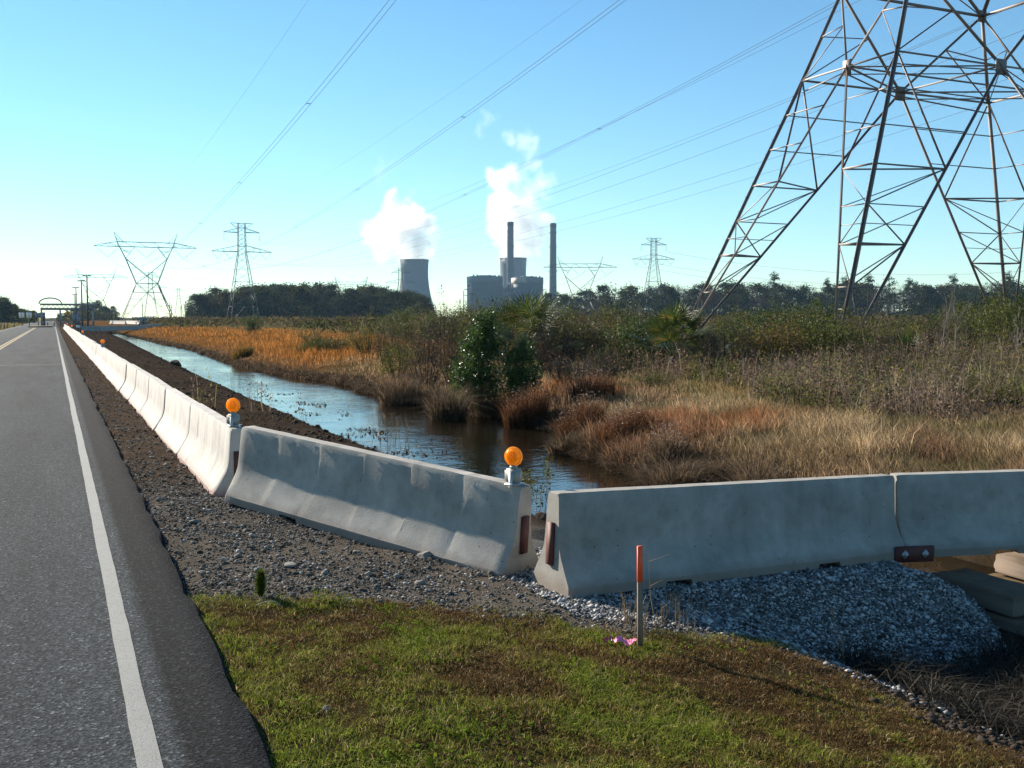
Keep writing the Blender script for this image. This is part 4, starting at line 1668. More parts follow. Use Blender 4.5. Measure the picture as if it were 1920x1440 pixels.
il = MB().bevel_box((-3.4, -9, 0), (1.0, 9, 0.22), 0.05)
o = il.build("traffic_island", M['concrete_old'], loc=(*ns(-1.2, 233), -0.02), rot=(0, 0, ROADROT))
tag(o, "raised traffic island in the roadway before the gate canopy", "traffic island")


def lamp_pole(u, y, vtop, label):
    x = pix(u, y)
    z = zz_(vtop, y)
    r = empty("lamp_pole", (x, y, hz(x, y) - .1))
    MB().tube([(0, 0, 0), (0, 0, z)], [.19, .13], 8).build("pole", M['dark_pole'], r)
    a = MB().box((-.75, -.09, z), (.75, .09, z + .12)).build("crossbar", M['dark_pole'], r)
    for sg in (-1, 1):
        MB().bevel_box((sg * .62 - .32, -.25, z - .12), (sg * .62 + .32, .25, z + .02), .04).build("lamp_head", M['dark_grey'], r)
    return tag(r, label, "lamp pole", "tall lamp poles behind the barriers")


lamp_pole(166.5, 205, 514, "tallest dark lamp pole with a T top, right of the gate canopy's middle")
lamp_pole(156, 228, 524, "second dark lamp pole with a T top, just left of the tallest")
lamp_pole(145.5, 265, 537, "third lamp pole with a T top, behind the sign posts")
lamp_pole(143, 330, 550, "farthest and smallest lamp pole with a T top, touching the third")

r = empty("street_lamp", (gpos(55, 330), 330, 0))
MB().tube([(0, 0, 0), (0, 0, zz_(565, 330))], [.14, .09], 6).build("pole", M['zinc'], r)
MB().tube([(0, 0, zz_(565, 330)), (.6, 0, zz_(563.5, 330)), (1.6, 0, zz_(563, 330))], .06, 5).build("arm", M['zinc'], r)
MB().bevel_box((1.4, -.15, zz_(563, 330) - .12), (2.1, .15, zz_(563, 330) + .05), .04).build("lamp_head", M['zinc'], r)
tag(r, "thin grey street lamp with a curved arm, left of the gate canopy", "street lamp")


def sign(name, u, y, vtop, vbot, wpx, mat, label, diamond=False, posts=1, group="road signs at the far gate"):
    x = pix(u, y)
    zt_, zb_ = zz_(vtop, y), zz_(vbot, y)
    w = wpx / FPX * y
    r = empty(name, (x, y, 0), 0.0)
    g0 = hz(x, y) - .2
    for p in range(posts):
        px_ = 0 if posts == 1 else (-w * .35 + p * w * .7)
        MB().box((px_ - .04, .02, g0), (px_ + .04, .10, zt_ - .1)).build("post", M['dark_pole'], r)
    if diamond:
        MB().box((-w / 2, -.012, -w / 2), (w / 2, .012, w / 2), Matrix.Translation((0, 0, (zt_ + zb_) / 2)) @ Matrix.Rotation(PI / 4, 4, 'Y')).build("panel", M[mat], r)
    else:
        MB().bevel_box((-w / 2, -.015, zb_), (w / 2, .015, zt_), .01).build("panel", M[mat], r)
    return tag(r, label, "road sign", group), r


o, r = sign("road_sign", 129, 178, 581, 593, 8, 'sign_yellow', "yellow diamond warning sign over the far end of the barrier row", True)
pn = [c for c in kids_now(r) if c.name.startswith("panel")][0]
zc = (zz_(581, 178) + zz_(593, 178)) / 2
arrow = MB()
arrow.box((-.05, -.022, zc - .30), (.05, -.013, zc + .05))
arrow.box((-.02, -.022, zc - .005), (.22, -.013, zc + .085))
arrow.add([(.20, -.022, zc - .07), (.20, -.022, zc + .15), (.34, -.022, zc + .04), (.20, -.013, zc - .07), (.20, -.013, zc + .15), (.34, -.013, zc + .04)], [[[0, 2, 1], [3, 4, 5]], [[0, 1, 4, 3], [1, 2, 5, 4], [2, 0, 3, 5]]])
arrow.build("arrow", M['dark_grey'], pn)
sign("road_sign", 129.5, 177, 596, 600, 5, 'sign_yellow', "small yellow plate below the diamond sign")
sign("road_sign", 140.5, 150, 586, 606, 6, 'sign_back', "tall grey sign panel seen from behind, left one of the pair by the barriers", posts=2)
sign("road_sign", 149, 140, 590, 608, 7, 'sign_back', "tall grey sign panel seen from behind, right one of the pair by the barriers", posts=2)
sign("road_sign", 148, 138, 610, 615, 7.5, 'sign_white', "low pale sign plate under the right grey sign panel")
for u, lab in ((43, "pair of white sign plates on a post, leftmost of three by the road"), (57, "pair of white sign plates on a post, middle one of three by the road"), (73.5, "pair of dull sign plates on a post, rightmost of three by the road")):
    y = 235
    x = pix(u, y)
    r = empty("road_sign", (x, y, -0.1))
    MB().box((-.07, -.05, 0), (.07, .05, 3.0)).build("post", M['dark_pole'], r)
    for sg in (-1, 1):
        MB().bevel_box((sg * .34 - .30, -.09, 2.0), (sg * .34 + .30, -.06, 3.2), .01).build("panel", M['sign_white' if u < 70 else 'sign_back'], r)
    tag(r, lab, "road sign", "white double signs left of the gate")
for i, (u, y) in enumerate(((15, 190), (28, 205), (3, 180), (9.5, 178), (83, 230), (91, 230), (103, 230))):
    x = pix(u, y)
    o = MB().tube([(0, 0, 0), (0, 0, 1.0), (0, 0, 1.05)], [.11, .11, .05], 8).build("bollard", M['dark_pole'] if i < 4 else M['rust_red'], loc=(x, y, hz(x, y) - .05))
    tag(o, ["short brown post on the left verge, second from the frame edge pair", "short brown post on the left verge, nearest the white signs", "short brown post at the photo's very left edge",
            "brown post close beside the leftmost post on the verge", "bollard before the gate booth, leftmost of three", "bollard before the gate opening, middle of three", "bollard before the gate opening, rightmost of three"][i], "post", "short posts near the gate")

# barriers crossing the canal far away
GF = "barriers across the canal's far end"
fp = [(150, 622, 0), (186, 621.5, 0), (222, 620.5, 0), (256, 619, 0), (286, 616, 0), (312, 612.5, 0)]
pts = [at_z(u, v, -0.30) for u, v, _ in fp]
for i in range(len(pts) - 1):
    a, b = pts[i], pts[i + 1]
    L = float(np.linalg.norm(b - a))
    o = barrier_mesh(L - .03, 0, 1, 70 + i).build("concrete_barrier", M['concrete'])
    smooth_by_angle(o, 0.55)
    frame_on(o, (a[0], a[1], a[2] + .05), (b[0], b[1], b[2] + .05))
    tag(o, "shaded barrier across the canal's far end, %s from the left" % ordinal(i + 1), "barrier", GF)
for i, (a, b, v) in enumerate(((207, 236, 609.5), (236, 262, 608))):
    pa_, pb_ = at_y(a, v, 255), at_y(b, v - .3, 243 if i == 0 else 236)
    pa_[2] = pb_[2] = 0.0
    o = barrier_mesh(float(np.linalg.norm(pb_ - pa_)), 0, 1, 90 + i).build("concrete_barrier", M['concrete_pale'])
    smooth_by_angle(o, 0.55)
    frame_on(o, pa_, pb_)
    o.location.z = 0.35
    tag(o, "sunlit white barrier behind the shaded far ones, %s one" % ("left" if i == 0 else "right"), "barrier", GF)
pc = at_y(267, 600, 250)
r = empty("portable_cabin", (pc[0], pc[1], -0.1), 0.15)
c = MB().bevel_box((-1.35, -1.2, 0), (1.35, 1.2, 2.0), .04).build("body", M['blue_grey'], r)
MB().box((.25, -1.235, .05), (.9, -1.2, 1.75)).build("door", M['dark_grey'], r)
MB().box((-1.0, -1.23, .9), (-.3, -1.2, 1.5)).build("window", M['sign_white'], r)
MB().box((-1.45, -1.3, 2.003), (1.45, 1.3, 2.1)).build("roof", M['sign_white'], r)
tag(r, "small pale cabin with a dark door beyond the canal's far end", "cabin")
# masts of a far switchyard
for i, (u, v) in enumerate(((320, 566), (341, 572), (349, 565), (366, 562), (323, 571), (269, 566))):
    y = 700
    x = pix(u, y)
    o = MB().tube([(0, 0, 0), (0, 0, zz_(v, y))], [.35, .2], 6)
    o.bar((-1.5, 0, zz_(v, y) * .8), (1.5, 0, zz_(v, y) * .8), .25)
    o = o.build("mast", M['steel_far'], loc=(x, y, 0))
    tag(o, "thin switchyard mast far behind the biggest delta pylon's legs", "mast", "masts of the far switchyard")

# ------------------------------------------------------------------ trees
def clumpy(centres, n, spread):
    """leaf positions gathered round clump centres"""
    centres = np.asarray(centres, float)
    k = rng.integers(0, len(centres), n)
    return centres[k] + rng.normal(size=(n, 3)) * np.asarray(spread)


def tree(name, kind, h, w, seed, label, cat):
    """prototype at the origin with trunk (with limbs) and crown"""
    global rng
    keep, rng = rng, np.random.default_rng(seed)
    r = empty(name)
    tr = MB()
    bend = rng.normal(size=2) * h * 0.02
    th_ = {'oak': .80, 'pine': .97, 'bare': .9}[kind] * h
    P = [(bend[0] * t ** 2, bend[1] * t ** 2, th_ * t) for t in np.linspace(0, 1, 7)]
    tr.tube(P, np.linspace(h * .020, h * .006, 7), 7)
    tips = []
    nb = {'oak': 34, 'pine': 26, 'bare': 30}[kind]
    for i in range(nb):
        f = {'oak': rng.uniform(.06, 1), 'pine': rng.uniform(.3, 1), 'bare': rng.uniform(.1, .95)}[kind]
        a = rng.uniform(0, 2 * PI)
        p = np.array([bend[0] * f ** 2, bend[1] * f ** 2, th_ * f])
        if kind == 'oak':
            L = w * .5 * rng.uniform(.55, 1.05) * math.sin(PI * min(1, .3 + .65 * f)) ** .6
            up = rng.uniform(.1, .55)
        elif kind == 'pine':
            L = w * .5 * rng.uniform(.5, 1.1) * (1.15 - .75 * (f - .3) / .7)
            up = rng.uniform(-.05, .35)
        else:
            L = w * .5 * rng.uniform(.6, 1.1) * (1.2 - f * .7)
            up = rng.uniform(.5, 1.3)
        q = p + np.array([math.cos(a) * L, math.sin(a) * L, L * up])
        m = (p + q) / 2 + rng.normal(size=3) * L * .08
        tr.tube([p, m, q], [h * .007, h * .005, h * .002], 4)
        tips += [q, m * .35 + q * .65]
        if kind == 'bare':
            for _ in range(5):
                e = q + rng.normal(size=3) * np.array([1, 1, .7]) * w * .13 + np.array([0, 0, w * .08])
                tr.tube([m * .5 + q * .5, q * .5 + e * .5, e], [h * .003, h * .002, h * .001], 3, False)
                tips.append(e)
    tr.build("trunk", M['bark' if kind != 'bare' else 'bark'], r)
    cr = MB()
    if kind == 'oak':
        cr.cards(clumpy(tips, 3400, (w * .085, w * .085, w * .06)), .62, .7)
        cr.build("crown", M['leaf_oak'], r)
    elif kind == 'pine':
        tips.append(np.array([bend[0], bend[1], h * .99]))
        cr.cards(clumpy(tips, 1900, (w * .08, w * .08, w * .045)), .55, .45)
        cr.build("crown", M['leaf_pine'], r)
    else:
        C = clumpy(tips, 2200, (w * .07, w * .07, w * .07))
        cr.cards(C, .55, .16)
        cr.build("crown", M['twig_grey'], r)
    rng = keep
    return tag(r, label, cat)


protos = {}
for nm, kind, h, w, k in (("oak_tree", 'oak', 16, 13, 3), ("pine_tree", 'pine', 21, 8.5, 3), ("bare_tree", 'bare', 16, 9, 2)):
    protos[kind] = [tree(nm, kind, h * (1 + .06 * i), w, 300 + i * 7 + len(kind), None, "tree") for i in range(k)]
used = set()
LAB = {'oak': "dark broad-crowned tree", 'pine': "dark tall pine with a flat tuft top", 'bare': "grey brown leafless tree"}
# top outline of each wood in the photo: (u, v), depth, rows
WOODS = [
    ("the wood left of the cooling towers", "trees of the wood left of the cooling towers",
     [(352, 590), (358, 572), (368, 556), (385, 549), (420, 541), (470, 540), (500, 531), (560, 532), (610, 534), (660, 538), (700, 538), (740, 541), (775, 548), (800, 562), (815, 578)], 540, 64, (.78, .08, .14), 55),
    ("the long wood on the right", "trees of the long right wood",
     [(985, 562), (1010, 556), (1050, 546), (1090, 548), (1120, 536), (1160, 540), (1200, 538), (1250, 533), (1330, 533), (1400, 532), (1440, 529), (1500, 532), (1560, 534), (1620, 533), (1680, 531), (1740, 530), (1800, 533), (1860, 530), (1935, 526)], 660, 120, (.42, .16, .42), 70),
    ("the wood left of the road", "trees of the wood left of the road",
     [(-60, 545), (-20, 552), (0, 556), (12, 562), (25, 572), (40, 578), (55, 586), (68, 590)], 420, 52, (.7, .3, 0), 90),
    ("the wood behind the gate", "trees behind the gate canopy",
     [(108, 590), (120, 580), (135, 574), (160, 570), (178, 567), (185, 566), (192, 573), (203, 571), (214, 578), (224, 588)], 620, 22, (.75, .25, 0), 60),
]


TOPZ = {}


def top_z(src):
    if src.name not in TOPZ:
        f = kids(src)[-1].data
        co = np.empty(len(f.vertices) * 3, np.float32)
        f.vertices.foreach_get('co', co)
        TOPZ[src.name] = float(np.percentile(co[2::3], 99.3))
    return TOPZ[src.name]


def put_tree(kind, u, y, vtop, label, group, hmin=5.0):
    src = protos[kind][rng.integers(len(protos[kind]))]
    if src.name in used:
        o = dup(src)
    else:
        o = src
        used.add(src.name)
        kids(src)
    x = pix(u, y)
    gz = float(H(np.array([to_ns(x, y)[0]]), np.array([to_ns(x, y)[1]]))[0])
    ht = max(hmin, zz_(vtop, y) - gz)
    sc = ht / top_z(src)
    o.location = (x, y, gz - .1)
    o.rotation_euler = (0, 0, rng.uniform(0, 6.28))
    o.scale = (sc * rng.uniform(.9, 1.2), sc * rng.uniform(.9, 1.2), sc)
    return tag(o, label, "tree", group)


for place, grp, outline, depth, count, mixp, spread in WOODS:
    us, vs = np.array([p[0] for p in outline], float), np.array([p[1] for p in outline], float)
    for i in range(count):
        u = us[0] + (us[-1] - us[0]) * ((i + rng.uniform(0, 1)) / count)
        front = rng.uniform() < .5
        y = depth + (rng.uniform(0, spread) if not front else -rng.uniform(0, spread * .5))
        v = float(np.interp(u, us, vs)) + (rng.exponential(7) + 2 if front else rng.exponential(4.5) - 3)
        kind = rng.choice(['oak', 'pine', 'bare'], p=mixp)
        put_tree(kind, u, y, min(v, 588), "%s in %s" % (LAB[kind], place), grp)
for u, v, kind, lab in ((1449, 510, 'pine', "flat-topped pine poking up highest above the right wood, left of the pylon's middle leg"),
                        (1585, 517, 'pine', "pine standing above the right wood right behind the pylon's middle leg"),
                        (1625, 514, 'pine', "dense pine just right of the pylon's middle leg, above the right wood"),
                        (1665, 519, 'pine', "pine in the right wood halfway between the pylon's middle and right legs"),
                        (1702, 522, 'pine', "low pine in the right wood, first left of the pylon's right leg gap"),
                        (1788, 514, 'pine', "pine between the chords of the pylon's right leg"),
                        (1890, 509, 'pine', "tallest pine at the photo's right edge, behind the pylon's right leg"),
                        (1548, 522, 'pine', "broad low pine left of the pylon's middle leg"),
                        (374, 551, 'oak', "dark round tree at the left tip of the wood left of the towers")):
    put_tree(kind, u, 620 if u > 500 else 520, v, lab, "trees that stand out of the far woods")

# ------------------------------------------------------------------ shrubs
def bush(name, leafmat, n, leaf, asp, w, h, seed, stems=9, twig=0, sparse=1.0, bark='bark', gaps=.5):
    """shrub prototype, h x w metres: many upright stems, leaves gathered along them"""
    global rng
    keep, rng = rng, np.random.default_rng(seed)
    r = empty(name)
    st_, tips = MB(), []
    for i in range(stems):
        a, rr = rng.uniform(0, 2 * PI), math.sqrt(rng.uniform(0, 1)) * w * .5
        b0 = np.array([math.cos(a), math.sin(a), 0]) * rr * .35
        hh = h * rng.uniform(.55, 1.0) * (1 - .35 * (rr / (w * .5)) ** 2)
        t = np.array([math.cos(a) * rr, math.sin(a) * rr, hh])
        m = b0 * .5 + t * .5 + np.array([math.cos(a), math.sin(a), 0]) * w * .04
        st_.tube([b0, m, t], [.018 + .006 * h, .012 + .003 * h, .004], 5)
        for f in (.25, .4, .55, .7, .82, .92, 1.0):
            p = b0 * (1 - f) + t * f
            for _ in range(2 if f < .9 else 1):
                q = p + rng.normal(size=3) * np.array([1, 1, .7]) * w * .13
                q[2] = max(q[2], .08)
                st_.tube([p, q], [.006, .003], 3, False)
                tips.append(q)
                for _ in range(twig):
                    e = q + rng.normal(size=3) * w * .09 + np.array([0, 0, w * .05])
                    st_.tube([q, e], [.004, .002], 3, False)
                    tips.append(e)
    st_.build("stems", M[bark], r)
    C = clumpy(tips, n, (w * .06, w * .06, h * .045))
    C[:, 2] = np.maximum(C[:, 2], .03)
    MB().cards(C, leaf, asp, 0.15).build("foliage", M[leafmat], r)
    rng = keep
    tag(r, None, "shrub")
    return r


BP = {
    'myrtle': [bush("myrtle_shrub", 'leaf_myrtle', 7500, .10, .42, 2.9, 2.6, 400 + i, 15, 0) for i in range(3)],
    'yellow': [bush("yellow_green_shrub", 'leaf_yellow', 2600, .085, .40, 2.1, 2.3, 420 + i, 13, 1) for i in range(2)],
    'brown': [bush("brown_shrub", 'leaf_brown', 1700, .07, .35, 2.2, 1.9, 440 + i, 16, 2) for i in range(2)],
    'olive': [bush("low_olive_shrub", 'leaf_myrtle', 2100, .075, .4, 1.9, 1.4, 460 + i, 14, 1) for i in range(2)],
    'bare': [bush("twiggy_shrub", 'twig_grey', 900, .10, .14, 2.0, 2.0, 480 + i, 18, 3, bark='bark') for i in range(2)],
}
NAMES = {'myrtle': "dense dark green shrub", 'yellow': "loose yellow green shrub", 'brown': "thin brown leaved shrub", 'olive': "low dull olive shrub", 'bare': "leafless grey twiggy shrub"}
PH = {'myrtle': 2.6, 'yellow': 2.3, 'brown': 1.9, 'olive': 1.4, 'bare': 2.0}
bused = set()


def ground_y(u, vbase, z0=0.0):
    """depth where the line of sight of a pixel meets the terrain"""
    lo = 3.0
    for y in np.geomspace(8, 400, 700):
        p = at_y(u, vbase, y)
        if p[2] <= hz(p[0], p[1]):
            return y
    return 400


def put_bush(kind, u, y, vtop, wpx, label, group, bases=BP):
    src = bases[kind][rng.integers(len(bases[kind]))]
    if src.name in bused:
        o = dup(src)
    else:
        o = src
        bused.add(src.name)
        kids(src)
    x = pix(u, y)
    g0 = hz(x, y)
    ht = max(.5, zz_(vtop, y) - g0)
    s = ht / top_z(src)
    ws = s if wpx is None else wpx / FPX * y / {'myrtle': 2.9, 'yellow': 2.1, 'brown': 2.2, 'olive': 1.9, 'bare': 2.0}[kind]
    o.location = (x, y, g0 - .05)
    o.rotation_euler = (0, 0, rng.uniform(0, 6.28))
    o.scale = (ws, ws, s)
    return tag(o, label, "shrub", group)


GS = "shrubs of the overgrown right bank"
SHRUBS = [  # kind, u, depth, v top, width px, label
    ('myrtle', 472, 118, 588, 32, "single round dark shrub alone on the orange grass below the two-arm pylon"),
    ('olive', 600, 72, 612, 80, "low dark clump on the orange grass edge, left of the scrub"),
    ('olive', 640, 62, 622, 70, "low dark clump right beside another at the orange grass edge"),
    ('yellow', 762, 52, 565, 80, "rounded yellow green shrub topping the scrub left of the left cooling tower"),
    ('yellow', 690, 58, 585, 70, "yellowish shrub in the scrub between the wood and the first low clumps"),
    ('bare', 725, 48, 600, 80, "grey leafless shrub in the scrub straight below the left cooling tower"),
    ('brown', 800, 46, 570, 80, "brown shrub right of the left cooling tower's foot"),
    ('yellow', 868, 44, 552, 90, "tallest yellow green shrub under the left boiler house"),
    ('bare', 830, 42, 560, 80, "bare twiggy shrub reaching into the sky right of the left cooling tower"),
    ('yellow', 745, 41, 628, 70, "yellow green shrub at the bank's foot, near the orange grass"),
    ('bare', 800, 37, 640, 80, "grey twiggy shrub left of the glossy evergreen"),
    ('brown', 850, 36, 622, 70, "brown shrub directly left of the tall glossy evergreen"),
    ('brown', 1040, 40, 600, 90, "brown shrub right of the palmetto on the bank's crest"),
    ('myrtle', 1068, 64, 562, 38, "small dark upright shrub below the right delta pylon"),
    ('yellow', 1160, 62, 540, 70, "speckled grey green bush left of the two-arm pylon on the right"),
    ('brown', 1110, 50, 590, 80, "brown shrub between the delta pylon and the palmetto fan"),
    ('bare', 1060, 33, 650, 110, "purplish leafless thicket right of the shorter glossy evergreen"),
    ('bare', 1130, 36, 640, 90, "purplish leafless thicket above the rust coloured reeds"),
    ('yellow', 1190, 44, 610, 70, "yellow green shrub left of the palmetto fan"),
    ('myrtle', 1395, 58, 582, 60, "dark shrub just right of the pylon's left foot"),
    ('myrtle', 1450, 54, 572, 80, "dark shrub midway between the pylon's left and middle legs"),
    ('myrtle', 1530, 52, 553, 80, "tallest dark shrub left of the pylon's middle leg"),
    ('myrtle', 1490, 57, 578, 70, "dark shrub wedged between two bigger ones left of the middle leg"),
    ('olive', 1570, 50, 592, 60, "dull shrub at the foot of the pylon's middle leg"),
    ('yellow', 1640, 40, 612, 80, "yellow green shrub right of the pylon's middle leg"),
    ('myrtle', 1720, 46, 585, 80, "dark shrub behind the pale bare saplings"),
    ('myrtle', 1655, 56, 596, 80, "dark shrub behind the spiky yucca"),
    ('myrtle', 1800, 44, 562, 80, "dark shrub left in the tall thicket at the photo's right"),
    ('myrtle', 1850, 42, 545, 90, "tallest dark shrub of the thicket at the photo's right"),
    ('myrtle', 1905, 39, 552, 90, "dark shrub of the thicket cut by the photo's right edge"),
    ('myrtle', 1765, 50, 575, 70, "dark shrub right behind the second pale sapling"),
    ('yellow', 1555, 33, 640, 70, "bright yellow green weed bush on the grass slope right of the palmetto"),
    ('brown', 1480, 31, 660, 80, "brown twiggy clump on the middle of the grass slope"),
    ('brown', 1660, 29, 645, 100, "reddish brown brush in the middle of the right slope"),
    ('olive', 1610, 28, 665, 80, "olive weed clump left of the reddish brush"),
    ('yellow', 1725, 27, 650, 80, "green weedy shrub below the pale saplings"),
    ('brown', 1790, 28, 645, 90, "brown brush left of the tall right edge grass"),
    ('brown', 1880, 27, 640, 90, "brown brush at the right edge above the tall grass"),
    ('yellow', 1895, 23, 720, 60, "bright green leafy weed low at the right edge"),
    ('olive', 1230, 31, 690, 90, "dark olive hump in the grass below the palmetto"),
    ('myrtle', 1825, 36, 575, 90, "dark bushy shrub in front of the tall thicket at the right"),
    ('myrtle', 1880, 34, 566, 90, "dark bushy shrub at the right edge, in front of the tall thicket"),
    ('myrtle', 1600, 47, 600, 70, "dark shrub right at the pylon's middle foot"),
    ('myrtle', 1430, 50, 592, 80, "dark shrub in front of the pair between the pylon's legs"),
    ('olive', 1140, 30, 700, 60, "dark olive hump behind the rust reeds"),
]
for kd, u, y, v, w_, lab in SHRUBS:
    put_bush(kd, u, y, v, w_, lab, GS)
# the rest of the scrub belt
top_u = [420, 470, 520, 560, 620, 700, 740, 790, 830, 870, 920, 980, 1030, 1080, 1160, 1220, 1300, 1380, 1440, 1530, 1600, 1680, 1760, 1850, 1960]
top_v = [598, 596, 592, 590, 586, 578, 570, 572, 574, 562, 562, 560, 576, 578, 572, 585, 594, 588, 582, 575, 600, 600, 590, 570, 560]
nfill = 0
FEATURES = [(1262, 37, 75), (980, 42, 60), (1690, 36, 40), (1325, 38, 30), (1762, 33, 20), (1792, 33, 20), (1300, 60, 30), (1590, 41, 22), (897, 31, 70), (1160, 62, 40)]
for i in range(420):
    u = rng.uniform(440, 1990)
    y = float(np.exp(rng.uniform(math.log(33 if u < 1150 else 34), math.log(110))))
    if any(abs(u - fu) < fw and y < fy + 3 for fu, fy, fw in FEATURES):
        continue
    n_, s_ = to_ns(pix(u, y), y)
    e_ = n_ - float(nr_f(np.array([s_]))[0])
    if e_ < 6 + 0.10 * max(0, s_ - 45) or (s_ > 50 and e_ < 15):
        continue
    vt = float(np.interp(u, top_u, top_v)) + rng.exponential(11) + 1
    g0 = hz(pix(u, y), y)
    vmax = HORIZ + (EYE - g0 - .7) * FPX / y
    if vt > vmax:
        vt = vmax
    if zz_(vt, y) - g0 > 4.0:
        vt = HORIZ + (EYE - g0 - rng.uniform(1.6, 3.6)) * FPX / y
    kd = rng.choice(['myrtle', 'yellow', 'brown', 'olive', 'bare'], p=[.22, .24, .22, .14, .18] if u < 1200 else [.48, .16, .14, .12, .10])
    put_bush(kd, u, y, vt, None, NAMES[kd] + " somewhere in the scrub belt below the far woods", "filler shrubs of the scrub belt")
    nfill += 1
for i in range(75):
    u = rng.uniform(1080, 1990)
    y = rng.uniform(27, 43)
    n_, s_ = to_ns(pix(u, y), y)
    e_ = n_ - float(nr_f(np.array([s_]))[0])
    lim = np.interp(u, [1080, 1200, 1400, 1550, 1700, 1990], [11, 16, 15, 11, 8, 8])
    if e_ < lim or any(abs(u - fu) < fw * .8 and y < fy + 2 for fu, fy, fw in FEATURES):
        continue
    g0 = hz(pix(u, y), y)
    vt = HORIZ + (EYE - g0 - rng.uniform(1.0, 2.5 if y > 33 else 1.7)) * FPX / y
    kd = rng.choice(['myrtle', 'yellow', 'brown', 'olive', 'bare'], p=[.26, .28, .22, .10, .14])
    put_bush(kd, u, y, vt, None, NAMES[kd] + " somewhere in the scrub belt below the far woods", "filler shrubs of the scrub belt")

for kd in BP:
    for o in BP[kd]:
        if o.name not in bused:
            for c in kids(o):
                bpy.data.objects.remove(c)
            bpy.data.objects.remove(o)

# the two glossy evergreens by the water
def glossy(u, y, vtop, vbot, w, seed, blobs, n, label):
    global rng
    keep, rng = rng, np.random.default_rng(seed)
    x = pix(u, y)
    g0 = hz(x, y)
    r = empty("evergreen_shrub", (x, y, g0 - .05))
    px = y / FPX
    st_, C = MB(), []
    for (bu, bv, br, cnt) in blobs:
        c = np.array([(bu - u) * px, rng.normal() * .15, (HORIZ - bv) * px + EYE - g0])
        st_.tube([(0, 0, 0), c * np.array([.4, .4, .5]) + rng.normal(size=3) * .05, c], [.05, .035, .012], 6)
        tips = []
        for _ in range(16):
            d = rng.normal(size=3)
            d /= np.linalg.norm(d)
            q = c + d * br * px * rng.uniform(.5, 1.0) * np.array([1, .9, 1])
            st_.tube([c, q], [.012, .004], 4, False)
            tips.append(q)
        C.append(clumpy(tips, int(cnt * 1.7), br * px * .24))
    st_.build("stems", M['bark'], r)
    C = np.concatenate(C)
    MB().cards(C, .085, .48, .35).build("foliage", M['leaf_gloss'], r)
    rng = keep
    return tag(r, label, "shrub", "glossy evergreen shrubs at the water")


glossy(897, 31.0, 580, 740, 90, 501, [(912, 600, 22, 520), (905, 625, 28, 800), (895, 655, 34, 1000), (875, 690, 38, 1150), (905, 705, 40, 1200), (870, 722, 30, 800), (905, 735, 30, 700), (925, 650, 22, 420)], 3000,
       "tall glossy evergreen shrub standing by the water below the boiler houses")
glossy(972, 30.0, 640, 735, 70, 502, [(985, 655, 22, 500), (968, 678, 30, 850), (985, 700, 32, 850), (955, 710, 28, 700), (978, 728, 28, 600)], 2000,
       "shorter glossy evergreen shrub with shiny leaves, right of the taller one")


# palmettos: fan leaves on stalks
def fan_palm(u, y, vtop, vbase, spread, nf, seed, label, trunk=.25):
    global rng
    keep, rng = rng, np.random.default_rng(seed)
    x = pix(u, y)
    g0 = hz(x, y)
    r = empty("palmetto", (x, y, g0 - .05))
    Ht = zz_(vtop, y) - g0
    tr = MB().tube([(0, 0, 0), (.02, 0, Ht * trunk)], [.16, .13], 9)
    tr.build("trunk", M['bark'], r)
    for k in range(nf):
        a = 2 * PI * k / nf * 2.4 + rng.normal() * .3
        el = rng.uniform(.1, 1.45)
        L = Ht * (1 - trunk) * rng.uniform(.50, .66) * spread
        d = np.array([math.cos(a) * math.cos(el), math.sin(a) * math.cos(el), math.sin(el)])
        o0 = np.array([0, 0, Ht * trunk])
        tip = o0 + d * L
        m = MB()
        m.tube([o0, (o0 + tip) / 2 + np.array([0, 0, .03]), tip], [.014, .011, .008], 4, False)
        side = np.cross(d, [0, 0, 1.0])
        side /= np.linalg.norm(side)
        nrm = np.cross(side, d)
        R_ = Ht * (1 - trunk) * rng.uniform(.42, .52)
        for j in range(23):
            t = (j - 11) / 11 * 2.0
            dd = d * math.cos(t) + side * math.sin(t)
            ln = R_ * (1 - .25 * abs(t) / 2.0)
            p1 = tip + dd * ln * .55 + nrm * .03
            droop = rng.uniform(.05, .22) * ln
            p2 = tip + dd * ln - np.array([0, 0, droop])
            w = np.cross(dd, nrm)
            w = w / np.linalg.norm(w) * .022
            m.add([tip - w * .3, tip + w * .3, p1 + w, p1 - w, p2], [[[0, 1, 2, 3]], [[3, 2, 4]]])
        m.build("frond", M['palm'], r)
    rng = keep
    return tag(r, label, "palmetto", "palmettos on the right bank")


fan_palm(1262, 37, 572, 660, 1.2, 26, 601, "big palmetto with spreading fans in front of the huge pylon's left foot")
fan_palm(980, 42, 553, 620, 1.25, 30, 602, "bushy palmetto on the bank's crest in front of the boiler houses", .1)
fan_palm(1690, 36, 600, 660, .8, 14, 603, "yellowish spiky palmetto right of the pylon's middle leg", .1)
fan_palm(1325, 38, 596, 650, .8, 12, 604, "small palmetto tucked right beside the big one at the pylon's foot", .1)


